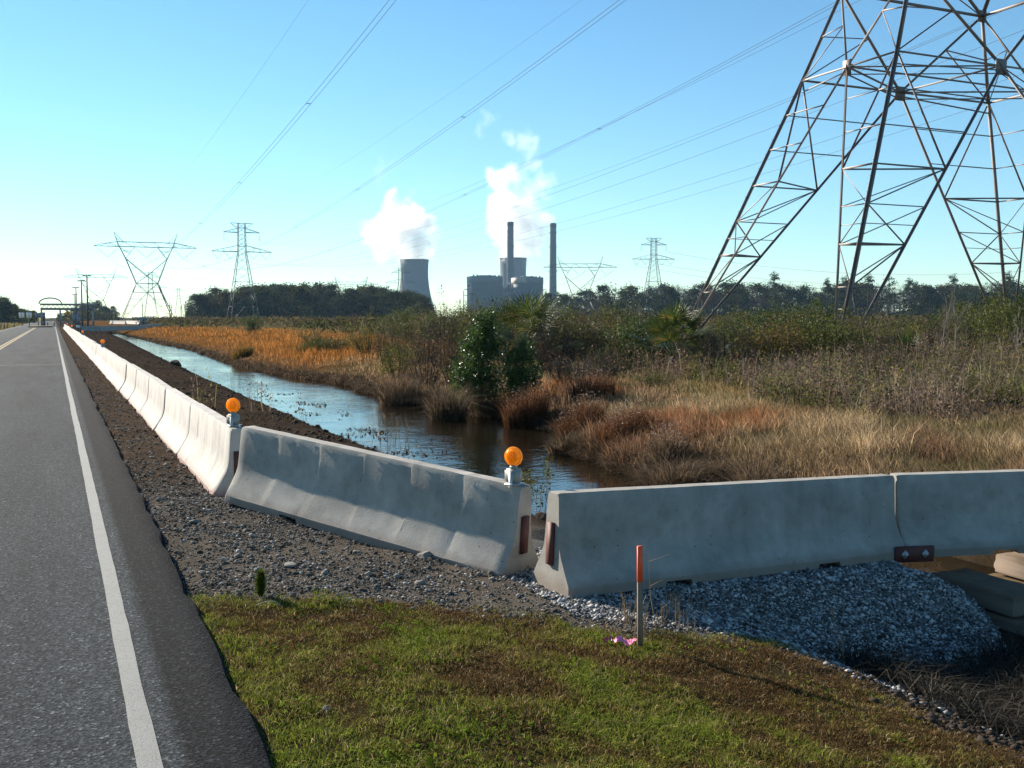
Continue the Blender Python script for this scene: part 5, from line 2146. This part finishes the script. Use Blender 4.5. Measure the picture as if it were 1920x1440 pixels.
def sapling(u, y, vtop, vbase, seed, label):
    global rng
    keep, rng = rng, np.random.default_rng(seed)
    x = pix(u, y)
    g0 = hz(x, y)
    Ht = zz_(vtop, y) - g0
    r = empty("bare_sapling", (x, y, g0 - .05))
    t = MB()
    ln = rng.normal(size=2) * .08
    P = [np.array([ln[0] * f * Ht + .05 * math.sin(f * 5 + seed), ln[1] * f * Ht, Ht * f]) for f in np.linspace(0, 1, 9)]
    t.tube(P, np.linspace(.035, .008, 9), 6)
    t.build("trunk", M['bark_pale'], r)
    b = MB()
    for k in range(16):
        i = rng.integers(3, 9)
        p = P[i]
        a = rng.uniform(0, 2 * PI)
        L = Ht * rng.uniform(.12, .3)
        q = p + np.array([math.cos(a) * L * .55, math.sin(a) * L * .55, L])
        b.tube([p, (p + q) / 2 + rng.normal(size=3) * .03, q], [.012, .008, .003], 4, False)
        for _ in range(3):
            e = q + rng.normal(size=3) * L * .3 + np.array([0, 0, L * .2])
            b.tube([(p + q) / 2, e], [.005, .002], 3, False)
    b.build("branches", M['bark_pale'], r)
    rng = keep
    return tag(r, label, "sapling", "pale bare saplings on the right slope")


sapling(1762, 33, 575, 670, 701, "pale leafless sapling with a crooked stem, left one of the pair at the right")
sapling(1792, 33, 572, 680, 702, "pale leafless sapling with forked top, right one of the pair at the right")
sapling(1905, 30, 610, 660, 703, "pale leafless sapling close to the photo's right edge")
sapling(1200, 58, 580, 640, 704, "thin pale leafless sapling before the two-arm pylon on the right")

# ------------------------------------------------------------------ ground cover
def tuft_field(name, mat, x, y, hgt, wid, lean, col, per, label, jitter=.05, heading=None, gain=1.0):
    """many bent blades, gathered in small tufts at x, y"""
    k = len(x)
    X = np.repeat(x, per) + rng.normal(size=k * per) * np.repeat(np.broadcast_to(jitter, (k,)), per)
    Y = np.repeat(y, per) + rng.normal(size=k * per) * np.repeat(np.broadcast_to(jitter, (k,)), per)
    n, s = to_ns(X, Y)
    Z = H(n, s)
    rep = lambda a: np.repeat(np.broadcast_to(a, (k,)), per)
    h = rep(hgt) * rng.uniform(.55, 1.2, k * per)
    c = np.repeat(col, per, axis=0) * rng.uniform(.7, 1.3, (k * per, 1)) * gain
    ok = Z > WATER - .06
    m = MB()
    m.blades(np.stack([X, Y, Z - .01], 1)[ok], h[ok], rep(wid)[ok], (rep(lean) * rng.uniform(.4, 1.5, k * per))[ok], c[ok], None if heading is None else (heading + rng.normal(size=k * per) * 1.7)[ok])
    o = m.build(name, M[mat])
    return tag(o, label, None, None, 'stuff')


def pal(stops, t):
    p = np.array([a for a, _ in stops])
    C = np.array([b for _, b in stops], float)
    return np.stack([np.interp(t, p, C[:, i]) for i in range(3)], 1)


# front lawn: winter grass, green clover patches among brown thatch
k = 60000
n = rng.uniform(.78, 5.2, k)
s = rng.uniform(2.4, 8.2, k) 
x, y = ns(n, s)
w = s < grass_edge(n) + (fbm(n * 3.7, s * 3.7, 43) - .5) * .5 + rng.normal(size=k) * .10
w &= (n > .86 + (fbm(s * 2.3, 1.0, 51) - .5) * .07 + rng.normal(size=k) * .03) & (n < 4.95 + (fbm(n * .9, s * .9, 41) - .5) * .8 + rng.normal(size=k) * .12)
w &= np.abs(x) < .56 * y + .4
w &= rng.uniform(size=k) < sstep(.16, .42, fbm(n * 2.1, s * 2.1, 80)) * .75 + .25
n, s, x, y = n[w], s[w], x[w], y[w]
t = fbm(n * 1.3, s * 1.3, 81)
t2 = fbm(n * 5, s * 5, 82)
green = np.clip(sstep(.40, .66, t * .6 + t2 * .4 + .13 * np.interp(n, [.8, 2.2, 4.6], [1, .25, -1.1]) + rng.normal(size=len(n)) * .07), 0, 1)
col = pal([(0, (.052, .031, .013)), (.3, (.072, .050, .017)), (.6, (.082, .068, .016)), (1, (.084, .100, .014))], green)
dry = rng.uniform(size=len(n)) < .10
col[dry] = A(.17, .13, .065)
tuft_field("grass", 'grass', x, y, .030 + .022 * t2 + .016 * green, .0042, .75, col, 6, "short winter lawn of green and brown blades", .025, gain=2.0)
# clover-like leaves
k = 26000
n = rng.uniform(.9, 4.4, k)
s = rng.uniform(2.6, 7.6, k)
w = (s < grass_edge(n) - .15) & (rng.uniform(size=k) < sstep(.56, .72, fbm(n * 1.9, s * 1.9, 85)) * np.interp(n, [.9, 2.5, 4.4], [1, .8, .25]))
n, s = n[w], s[w]
x, y = ns(n, s)
z = H(n, s) + rng.uniform(.015, .05, len(n))
cl = MB().cards(np.stack([x, y, z], 1), .022, .8, 1.6, pal([(0, (.05, .085, .006)), (1, (.10, .15, .010))], rng.uniform(size=len(n))))
tag(cl.build("ground_weeds", M['grass']), "bright green small leaved weeds spread in patches through the lawn", None, None, 'stuff')

# right bank: dry grasses, thinner with distance
k = 62000
u = rng.uniform(-40, 2050, k)
yy = 1 / rng.uniform(1 / 190.0, 1 / 12.5, k)
x = pix(u, yy)
n, s = to_ns(x, yy)
E_ = n - nr_f(s)
w = (E_ > .12) & (E_ < 140) & (H(n, s) > WATER + .05)
x, yy, n, s, E_ = x[w], yy[w], n[w], s[w], E_[w]
f1, f2, f3 = fbm(n * .35, s * .35, 90), fbm(n * 1.3, s * 1.3, 91), fbm(n * .12, s * .12, 92)
orange = sstep(42, 56, s + (f1 - .5) * 12) * (1 - sstep(15, 27, E_ + (f1 - .5) * 10))
edge = 1 - sstep(.6, 2.4, E_)
rust = sstep(.52, .66, f1) * (1 - sstep(3.0, 7.5, E_)) * (1 - sstep(34, 46, s))
olive = sstep(.42, .58, f2 * .5 + f3 * .5) * sstep(2.5, 6, E_)
scrub = sstep(9, 16, E_) * (1 - orange)
base = pal([(0, (.075, .054, .028)), (.5, (.145, .105, .056)), (1, (.235, .172, .105))], np.clip(f2 * 1.3 - .1 + rng.normal(size=len(n)) * .28, 0, 1))
mixc = lambda a, b, m: a * (1 - m[:, None]) + np.array(b) * m[:, None]
col = mixc(base, (.070, .066, .022), olive * .75)
col = mixc(col, (.060, .052, .022), scrub * .6)
col = mixc(col, (.150, .060, .012), orange * .92)
col = mixc(col, (.150, .058, .024), rust * .8)
col = mixc(col, (.075, .050, .032), edge * .7)
hg = .16 + .34 * f2 ** 1.5 + .14 * rust + .18 * orange - .12 * olive + .22 * scrub
hg = hg * (1 - .55 * edge * (1 - rust))
f4 = fbm(n * .75, s * .75, 151)
mat_ = (1 - sstep(.36, .46, f4)) * (1 - orange) * (1 - edge)
col = mixc(col, (.045, .040, .018), mat_ * .7)
red_ = sstep(.58, .70, fbm(n * 1.1, s * 1.1, 152)) * (1 - orange) * (1 - edge)
col = mixc(col, (.105, .058, .036), red_ * .6)
hg = hg * (1 - .45 * mat_) * rng.uniform(.6, 1.45, len(n))
near_tall = (1 - sstep(14, 24, s)) * sstep(.5, 2, E_) * .15
hg = hg + near_tall
tuft_field("dry_grass", 'dry_grass', x, yy, hg, .0045 + yy * .00042, .45, col, 9, "dry winter grass over the right bank, orange far off, tan and olive nearby", .05 + yy * .0028, heading=2.4, gain=2.15)
# brown wet litter hanging over the far side's waterline
k = 11000
s = 1 / rng.uniform(1 / 140.0, 1 / 13.0, k)
E_ = np.abs(rng.normal(0, .36, k)) - .12
n = nr_f(s) + E_
x, yy = ns(n, s)
col = pal([(0, (.045, .032, .022)), (.6, (.10, .068, .042)), (1, (.20, .15, .10))], rng.uniform(size=k))
tuft_field("drooping_sedge", 'dry_grass', x, yy, np.where(s < 45, .26, .20) * (.5 + fbm(n * 1.5, s * 1.5, 131)), .005 + yy * .0003, 1.1, col, 8, "limp brown sedge drooping over the waterline of the right bank", .06, heading=3.6)
# dark bank between barriers and water
k = 5000
s = 1 / rng.uniform(1 / 150.0, 1 / 12.5, k)
n = 2.5 + rng.uniform(0, 1, k) ** .7 * (nl_f(s) - 2.6)
w = rng.uniform(size=k) < sstep(.5, .7, fbm(n * .8, s * .8, 95)) * .8 + .05
s, n = s[w], n[w]
x, yy = ns(n, s)
col = pal([(0, (.035, .028, .018)), (.7, (.07, .052, .03)), (1, (.08, .075, .03))], rng.uniform(size=len(n)))
tuft_field("bank_weeds", 'dry_grass', x, yy, .07, .006 + yy * .0003, .8, col, 6, "sparse dead weeds on the dark dirt between barriers and water", .06)
# left verge
k = 5000
yy = 1 / rng.uniform(1 / 420.0, 1 / 70.0, k)
n = -8.0 - rng.uniform(0, 1, k) ** 1.6 * 30
s = yy / CS
x, yy = ns(n, s)
col = pal([(0, (.12, .10, .03)), (1, (.20, .15, .06))], rng.uniform(size=k))
tuft_field("verge_grass", 'dry_grass', x, yy, .25, .01 + yy * .0006, .5, col, 6, "yellowed grass on the verge left of the road", .3)

# weedy growth between grass and shrubs: leafy stems in patches
k = 22000
u = rng.uniform(300, 2050, k)
yy = 1 / rng.uniform(1 / 120.0, 1 / 19.0, k)
x = pix(u, yy)
n, s = to_ns(x, yy)
E_ = n - nr_f(s)
f1, f2 = fbm(n * .3, s * .3, 101), fbm(n * .9, s * .9, 102)
dens = sstep(.46, .60, f1 * .6 + f2 * .4 + .16 * sstep(9, 18, E_) + .16 * sstep(1380, 1560, u) * sstep(17, 22, yy) - .22 * (1 - sstep(3.5, 7, E_)))
dens = dens * np.where((s > 46) & (E_ < 15), .06, 1)
w = rng.uniform(size=k) < dens
x, yy, n, s, E_, f1, f2 = x[w], yy[w], n[w], s[w], E_[w], f1[w], f2[w]
kk = len(x)
hh = (.40 + 1.0 * f2) * rng.uniform(.45, 1.4, kk) * (.7 + .5 * sstep(8, 20, E_))
per = 16
fr = rng.uniform(.15, 1.05, (kk, per))
z0 = H(n, s)
tl = rng.normal(size=(kk, 2)) * .16
PX = x[:, None] + tl[:, :1] * fr * hh[:, None] + rng.normal(size=(kk, per)) * .07
PY = yy[:, None] + tl[:, 1:] * fr * hh[:, None] + rng.normal(size=(kk, per)) * .07
PZ = z0[:, None] + fr * hh[:, None]
tone = rng.choice(5, kk, p=[.30, .22, .22, .14, .12])
tone = np.where(fbm(n * .5, s * .5, 103) > .56, rng.choice([1, 3], kk), tone)
pc_ = np.array([(.040, .046, .014), (.090, .064, .038), (.060, .066, .020), (.085, .062, .052), (.11, .10, .026)])[tone] * 1.75
m = MB()
m.cards(np.stack([PX, PY, PZ], -1).reshape(-1, 3), np.repeat(.055 + yy * .0009, per), .45, .1, np.repeat(pc_, per, axis=0))
m.blades(np.stack([x, yy, z0], 1), hh, .006 + yy * .0002, .2, pc_ * .9)
q = rng.uniform(size=kk) < .6
for _ in range(2):
    m.blades(np.stack([x + rng.normal(size=kk) * .15, yy + rng.normal(size=kk) * .15, z0], 1)[q], (hh * rng.uniform(.9, 1.7, kk))[q], (.005 + yy * .00022)[q], rng.uniform(.05, .5, kk)[q],
             pal([(0, (.10, .075, .05)), (1, (.34, .28, .21))], rng.uniform(size=int(q.sum()))))
tag(m.build("wild_undergrowth", M['dry_grass']), "mixed green and brown weeds filling the ground between grass and shrubs", None, None, 'stuff')

# low growth at the foot of the woods and over the flats before them
def undergrowth(outline, depth, spread, hmax, cnt, label, mat='leaf_oak', leaf=1.0):
    us = np.array([p[0] for p in outline], float)
    u = rng.uniform(us[0], us[-1], cnt)
    y = depth + rng.uniform(-spread * .6, spread, cnt)
    x = pix(u, y)
    n, s = to_ns(x, y)
    z = H(n, s)
    hh = hmax * (.2 + .8 * fbm(x * .06, y * .06, 111)) * np.clip(.25 + np.minimum(u - us[0], us[-1] - u) / 60, 0, 1) * rng.uniform(0, 1, cnt) ** .7
    o = MB().cards(np.stack([x, y, z + hh], 1), leaf, .7).build("undergrowth", M[mat])
    return tag(o, label, None, None, 'stuff')


for (place, grp, outline, depth, count, mixp, spread) in WOODS:
    L_ = (outline[-1][0] - outline[0][0]) / FPX * depth
    undergrowth(outline, depth, spread, 9.0 if depth > 500 else 6.0, int(L_ * 95), "dense undergrowth at the foot of " + place, leaf=1.15)
k = 60000
u = rng.uniform(250, 2060, k)
yy = np.exp(rng.uniform(math.log(95), math.log(640), k))
x = pix(u, yy)
n, s = to_ns(x, yy)
w = (n - nr_f(s) > 13 + rng.normal(size=k) * 3 + np.where((u < 640) & (yy < 170), np.clip((640 - u) / 12, 0, 14), -4))
x, yy, n, s = x[w], yy[w], n[w], s[w]
hh = (.5 + 2.4 * fbm(x * .09, yy * .09, 112) ** 1.5) * rng.uniform(0, 1, len(x)) ** .6
pc_ = pal([(0, (.028, .032, .011)), (.4, (.050, .050, .018)), (.7, (.085, .062, .030)), (1, (.11, .085, .04))], np.clip(fbm(x * .03, yy * .03, 113) * 1.5 - .25 + rng.normal(size=len(x)) * .12, 0, 1))
tag(MB().cards(np.stack([x, yy, H(n, s) + hh], 1), .12 + yy * .0019, .6, 0, pc_).build("far_scrub", M['dry_grass']), "low scrub covering the flats between the near shrubs and the far woods", None, None, 'stuff')
# clods on the dark bank
k = 15000
s_ = np.exp(rng.uniform(math.log(12.4), math.log(195), k))
n_ = 2.35 + rng.uniform(0, 1, k) * (nl_f(s_) - 2.2)
CLODS = (n_, s_)

# reeds and clumps one can point at
def clump(name, u, y, vtop, wpx, nb, cols, lean, label, cat, group, mat='rust_reed', wid=.008, seed=0, heads=False):
    global rng
    keep, rng = rng, np.random.default_rng(900 + seed)
    x0 = pix(u, y)
    g0 = hz(x0, y)
    h = max(.25, zz_(vtop, y) - g0)
    R_ = wpx / FPX * y / 2
    a, r_ = rng.uniform(0, 2 * PI, nb), np.sqrt(rng.uniform(0, 1, nb)) * R_ * .6
    X, Y = x0 + np.cos(a) * r_, y + np.sin(a) * r_ * .7
    n_, s_ = to_ns(X, Y)
    Z = np.maximum(H(n_, s_), WATER - .02)
    B = np.stack([X - x0, Y - y, Z - g0], 1)
    m = MB()
    hh = h * rng.uniform(.3, 1.15, nb) * (1 - .3 * (r_ / (R_ * .6)) ** 2)
    col = pal(cols, np.clip(rng.uniform(size=nb), 0, 1))
    m.blades(B, hh, wid, lean * (0.3 + r_ / (R_ * .6)) * rng.uniform(.5, 1.4, nb), col, a + rng.normal(size=nb) * 1.5)
    if heads:
        C = B + np.array([0, 0, 1.0]) * (hh * .93)[:, None] + rng.normal(size=(nb, 3)) * .04
        w = rng.uniform(size=nb) < .35
        m.cards(C[w], .05, .35, 0, np.tile(A(.24, .18, .15), (int(w.sum()), 1)))
    o = m.build(name, M[mat], loc=(x0, y, g0))
    rng = keep
    return tag(o, label, cat, group)


RUST = [(0, (.045, .022, .012)), (.5, (.12, .052, .022)), (1, (.19, .090, .042))]
TAN = [(0, (.055, .038, .024)), (.5, (.12, .082, .048)), (1, (.22, .165, .11))]
GRN = [(0, (.035, .042, .012)), (.6, (.075, .082, .022)), (1, (.14, .115, .045))]
GR = "reed and grass clumps on the right bank"
for i, a in enumerate([
    ("reed_clump", 985, 27.6, 722, 130, 1500, RUST, .35, "rust red reed clump at the water below the shorter glossy evergreen", True),
    ("reed_clump", 1090, 24.0, 735, 150, 1500, RUST, .4, "rust red reed clump on the point where the bank juts into the water", True),
    ("reed_clump", 1175, 21.2, 752, 170, 1700, RUST, .45, "biggest rust red reed clump, above the tangle by the water's right end", True),
    ("reed_clump", 1110, 29, 690, 150, 1200, RUST, .3, "rust red reeds behind the others on the bank's point", True),
    ("grass_clump", 1070, 22.2, 800, 130, 1300, TAN, .9, "tan drooping grass hump with its foot in the water", False),
    ("grass_clump", 1245, 18.6, 790, 130, 1100, TAN, .9, "grey tan tangled grass hump nearest the canal's right end", True),
    ("grass_clump", 1270, 16.9, 842, 150, 1100, TAN, 1.1, "low matted grass hump right at the barrier side water tip", False),
    ("grass_clump", 840, 29.8, 728, 110, 900, TAN, 1.0, "brown matted hump at the water below the tall glossy evergreen", False),
    ("grass_clump", 750, 35, 690, 120, 900, TAN, .8, "brown grass clump at the water left of the tall glossy evergreen", False),
    ("grass_clump", 455, 66, 640, 60, 700, [(0, (.10, .07, .02)), (.5, (.17, .10, .025)), (1, (.15, .13, .03))], .7, "round golden grass clump on the water's edge at the orange field", False),
    ("grass_clump", 590, 62, 622, 110, 900, GRN, .7, "wide dark green sedge clump at the orange field's right end", False),
    ("grass_clump", 1790, 22.5, 690, 130, 1500, GRN, .6, "tall yellow green grass clump, left one of two at the right edge", False),
    ("grass_clump", 1870, 21.0, 695, 130, 1600, GRN, .6, "tall yellow green grass clump, right one of two at the right edge", False),
    ("grass_clump", 1700, 24.0, 705, 90, 900, GRN, .5, "green weedy grass clump left of the tall pair at the right edge", False),
    ("grass_clump", 1420, 15.2, 838, 90, 700, TAN, .5, "dark tan grass clump just behind the barrier, right of the matted hump", False),
    ("grass_clump", 1450, 26, 690, 100, 800, TAN, .8, "greyish collapsed grass clump on the middle of the slope", False),
]):
    nm, u, y, v, w_, nb, cl_, ln_, lab, hd = a
    clump(nm, u, y, v, w_, nb, cl_, ln_, lab, "reeds" if nm == "reed_clump" else "grass clump", GR, seed=i, heads=hd, wid=.005 + y * .00028)
for i, (u, y, vt, nb, lab) in enumerate(((1435, 40, 598, 9, "russet plume grass stalks left of the pylon's middle leg"), (1560, 38, 610, 6, "russet plume grass stalks leaning by the pylon's middle leg"), (1160, 45, 588, 6, "russet plume grass stalks left of the palmetto"),
                                         (975, 40, 588, 4, "russet plume grass stalks in front of the bushy palmetto"))):
    clump("plume_grass", u, y, vt, 60, nb * 10, [(0, (.16, .06, .03)), (1, (.26, .12, .06))], .25, lab, "grass clump", "plume grass stalks", seed=40 + i, heads=True, wid=.02)

# dry stalks standing at the ditch by the barriers
def stalks(u, v, z, vtop, wpx, nb, seed, label, leafy=0):
    global rng
    keep, rng = rng, np.random.default_rng(1200 + seed)
    p = at_z(u, v, z)
    y = p[1]
    h = zz_(vtop, y) - z
    m = MB()
    L = []
    for i in range(nb):
        b = np.array([rng.normal() * wpx / FPX * y * .28, rng.normal() * .12, 0])
        hh = h * rng.uniform(.55, 1.0)
        t = b + np.array([rng.normal() * .08 * h, rng.normal() * .08 * h, hh])
        mid = (b + t) / 2 + np.array([rng.normal() * .02, 0, 0])
        m.tube([b, mid, t], [.0045, .0035, .0015], 4, False)
        for _ in range(3):
            q = mid + (t - mid) * rng.uniform(0, .9)
            e = q + np.array([rng.normal() * .08, rng.normal() * .05, rng.uniform(.03, .14)]) * h
            m.tube([q, e], [.0022, .001], 3, False)
            L.append(e)
        for f in np.linspace(.2, 1, 9):
            L.append(b + (t - b) * f)
    o = m.build("dry_weed_stalks", M['stalk'], loc=(p[0], y, z))
    if leafy:
        MB().cards(clumpy(L, leafy, .035), .05, .5, .2).build("leaves", M['leaf_yellow'], o)
    rng = keep
    return tag(o, label, "weed", "weed stalks along the ditch")


stalks(745, 850, -.95, 770, 70, 16, 1, "thin dry stalks standing in the water behind the slanting barrier's middle")
stalks(440, 735, -.9, 690, 40, 10, 2, "thin dry stalks in the water behind the first lamp")
stalks(1022, 975, -.75, 858, 30, 5, 3, "leafy weed growing up behind the gap between the barriers", 110)
stalks(985, 960, -.7, 880, 30, 4, 4, "bright leafy weed right behind the lamp of the slanting barrier", 140)
stalks(870, 905, -.9, 865, 40, 5, 5, "short withered stalk behind the slanting barrier, left of its lamp")
stalks(1190, 1185, -.36, 1120, 70, 22, 6, "pale dead weed tuft left of the survey stake")
stalks(1265, 1185, -.4, 1120, 80, 24, 7, "pale dead weed tuft right of the survey stake")
stalks(1228, 1180, -.4, 1020, 10, 1, 8, "single tall dry seed stalk beside the survey stake")
stalks(1590, 1270, -.75, 1160, 16, 2, 9, "single dry stalk rising from the shaded gravel")
stalks(380, 752, -.9, 715, 40, 7, 11, "short dead stalks in the water left of the first lamp")

# pine seedling and straw
p = at_z(489, 1128, -.13)
r = empty("pine_seedling", (p[0], p[1], hz(p[0], p[1]) - .01))
MB().tube([(0, 0, 0), (.004, 0, .2)], [.006, .003], 5).build("stem", M['bark'], r)
k = 1500
zq = rng.uniform(.03, .215, k)
rad = .055 * np.sin(np.clip((zq - .0) / .225, 0, 1) * PI) ** .6
a = rng.uniform(0, 2 * PI, k)
m = MB()
b0 = np.stack([np.cos(a) * rad * .35, np.sin(a) * rad * .35, zq - .02], 1)
m.blades(b0, .05, .0028, .9, pal([(0, (.05, .08, .012)), (1, (.13, .17, .03))], rng.uniform(size=k)), a)
m.build("needles", M['grass'], r)
tag(r, "small bushy pine seedling upright at the lawn's upper edge", "seedling")
p = at_z(500, 1158, -.13)
th = np.linspace(0, 1, 14)
o = MB().tube(np.stack([-.09 + .19 * th, 0 * th + .05 * np.sin(th * 2), .035 + .075 * np.sin(th * PI * .62 + .35) - .03 * th], 1), [.0032] * 12 + [.0025, .001], 5).build("straw", M['straw'], loc=(p[0], p[1], hz(p[0], p[1])), rot=(0, 0, -.5))
tag(o, "pale curved straw lying arched over the grass below the pine seedling", "straw")

# floating weed
k = 1400
s = rng.uniform(20, 40, k)
n = 7.1 + (s - 22) * .06 + rng.normal(size=k) * .45
w = fbm(n * 2.2, s * .8, 97) > .60
n, s = n[w], s[w]
x, y = ns(n, s)
tag(MB().cards(np.stack([x, y, np.full(len(n), WATER + .012)], 1), .085, .5, 2.5).build("floating_weed", M['weed']), "dark floating weed in broken strings on the water", None, None, 'stuff')

# gravel
def stones(n, s, size, mat, label, sink=.25, facets=20):
    k = len(n)
    bm = bmesh.new()
    if facets == 8:
        q = [bm.verts.new(c) for c in ((1, 0, 0), (0, 1, 0), (-1, 0, 0), (0, -1, 0), (0, 0, 1), (0, 0, -1))]
        for a_, b_ in ((0, 1), (1, 2), (2, 3), (3, 0)):
            bm.faces.new((q[a_], q[b_], q[4]))
            bm.faces.new((q[b_], q[a_], q[5]))
        bm.verts.index_update()
    else:
        bmesh.ops.create_icosphere(bm, subdivisions=1, radius=1)
    V = np.array([v.co[:] for v in bm.verts])
    F = np.array([[v.index for v in f.verts] for f in bm.faces])
    bm.free()
    x, y = ns(n, s)
    z = H(n, s)
    sc = np.stack([size * rng.uniform(.6, 1.3, k), size * rng.uniform(.6, 1.2, k), size * rng.uniform(.4, .85, k)], 1)
    a = rng.uniform(0, 2 * PI, k)
    VV = V[None] * rng.uniform(.72, 1.22, (k, len(V), 1)) * sc[:, None, :]
    ca, sa = np.cos(a)[:, None], np.sin(a)[:, None]
    X = VV[..., 0] * ca - VV[..., 1] * sa + x[:, None]
    Y = VV[..., 0] * sa + VV[..., 1] * ca + y[:, None]
    Z = VV[..., 2] + (z + sc[:, 2] * (1 - 2 * sink))[:, None]
    m = MB().add(np.stack([X, Y, Z], -1).reshape(-1, 3), [(F[None] + (np.arange(k) * len(V))[:, None, None]).reshape(-1, 3)])
    return tag(m.build("gravel", M[mat]), label, None, None, 'stuff')


k = 80000
n = rng.uniform(.86, 4.3, k)
s = rng.uniform(5.6, 15, k)
w = (s > grass_edge(n) + rng.normal(size=k) * .22 - .05) & (rng.uniform(size=k) < (1 - sstep(11, 15, s)) * .95 + .12)
w &= (n < 1.7) | (s < 12.2)
w &= rng.uniform(size=k) < .35 + .65 * sstep(.35, .6, fbm(n * 1.2, s * 1.2, 98))
n, s = n[w], s[w]
size = np.clip(np.exp(rng.normal(math.log(.0068), .5, len(n))), .0035, .028)
stones(n, s, size, 'gravel', "grey brown gravel between the asphalt, the lawn and the corner barriers")
k = 16000
n = rng.uniform(.88, 1.75, k)
s = np.exp(rng.uniform(math.log(11), math.log(60), k))
w = rng.uniform(size=k) < .42
n, s = n[w], s[w]
stones(n, s, np.clip(np.exp(rng.normal(math.log(.009), .5, len(n))), .005, .035) * (1 + s * .006), 'gravel', "loose gravel and dirt crumbs on the shoulder along the barrier row")
k = 170000
n = rng.uniform(3.6, 8.42, k)
s = rng.uniform(4.6, 9.2, k)
z = H(n, s)
w = (z > -0.93 + rng.normal(size=k) * .07) & (n > np.interp(s, [4.6, 6.2, 7.0], [5.9, 4.5, 3.4]) + rng.normal(size=k) * .12)
n, s = n[w], s[w]
stones(n, s, np.clip(np.exp(rng.normal(math.log(.0098), .45, len(n))), .005, .036), 'shell_rock', "pale crushed rock heaped under the right barriers", .2, 8)
M['clod'] = simple("clod", (0.042, 0.032, 0.025), 0.95, 0, 0.5, 3)
n, s = CLODS
w = rng.uniform(size=len(n)) < .25 + .75 * sstep(.45, .6, fbm(n * 1.1, s * .6, 99))
n, s = n[w], s[w]
stones(n, s, np.clip(np.exp(rng.normal(math.log(.014), .6, len(n))), .006, .055) * (1 + s * .006), 'clod', "dark clods of dug earth on the bank behind the barrier row", .35)
k = 9000
n = rng.uniform(4.6, 6.6, k)
s = rng.uniform(2.6, 6.6, k)
stones(n, s, np.clip(np.exp(rng.normal(math.log(.009), .6, k)), .004, .04), 'clod', "dark wet rubble at the foot of the lawn's slope", .3)
k = 2600
n = rng.normal(5.6, .55, k)
s = rng.uniform(3.2, 6.2, k)
w = rng.uniform(size=k) < sstep(.52, .66, fbm(n * 2.2, s * 1.4, 121)) * .55
stones(n[w], s[w], np.clip(np.exp(rng.normal(math.log(.010), .6, int(w.sum()))), .004, .035), 'shell_rock', "pale broken shell rock washed to the bottom of the lawn's slope", .3)
# matted dead sedge in the ditch's dark corner and wet rubble at its edge
k = 4200
n = rng.uniform(5.5, 8.2, k)
s = rng.uniform(1.5, 6.0, k)
w = rng.uniform(size=k) < .25 + .75 * sstep(.42, .56, fbm(n * .9, s * .9, 142))
n, s, k = n[w], s[w], int(w.sum())
x, y = ns(n, s)
tuft_field("dead_sedge", 'dry_grass', x, y, .30, .008, 1.3, pal([(0, (.02, .018, .014)), (.7, (.05, .045, .036)), (1, (.10, .09, .075))], rng.uniform(size=k)), 6, "dark matted dead sedge in the shaded ditch corner", .07)

# ------------------------------------------------------------------ haze
HAZE = 0.00006
if HAZE:
    t = NT("air")
    t.t.nodes.remove(t.p)
    v = t.new("VolumePrincipled")
    v.inputs['Color'].default_value = (0.42, 0.70, 1.0, 1)
    v.inputs['Density'].default_value = HAZE
    v.inputs['Anisotropy'].default_value = 0.15
    t.link(v.outputs[0], t.out.inputs['Volume'])
    hb = MB().box((-4600, -3500, -9), (4600, 5200, 520)).build("haze", t.m)
    tag(hb, "thin blue haze filling the air", None, None, 'stuff')
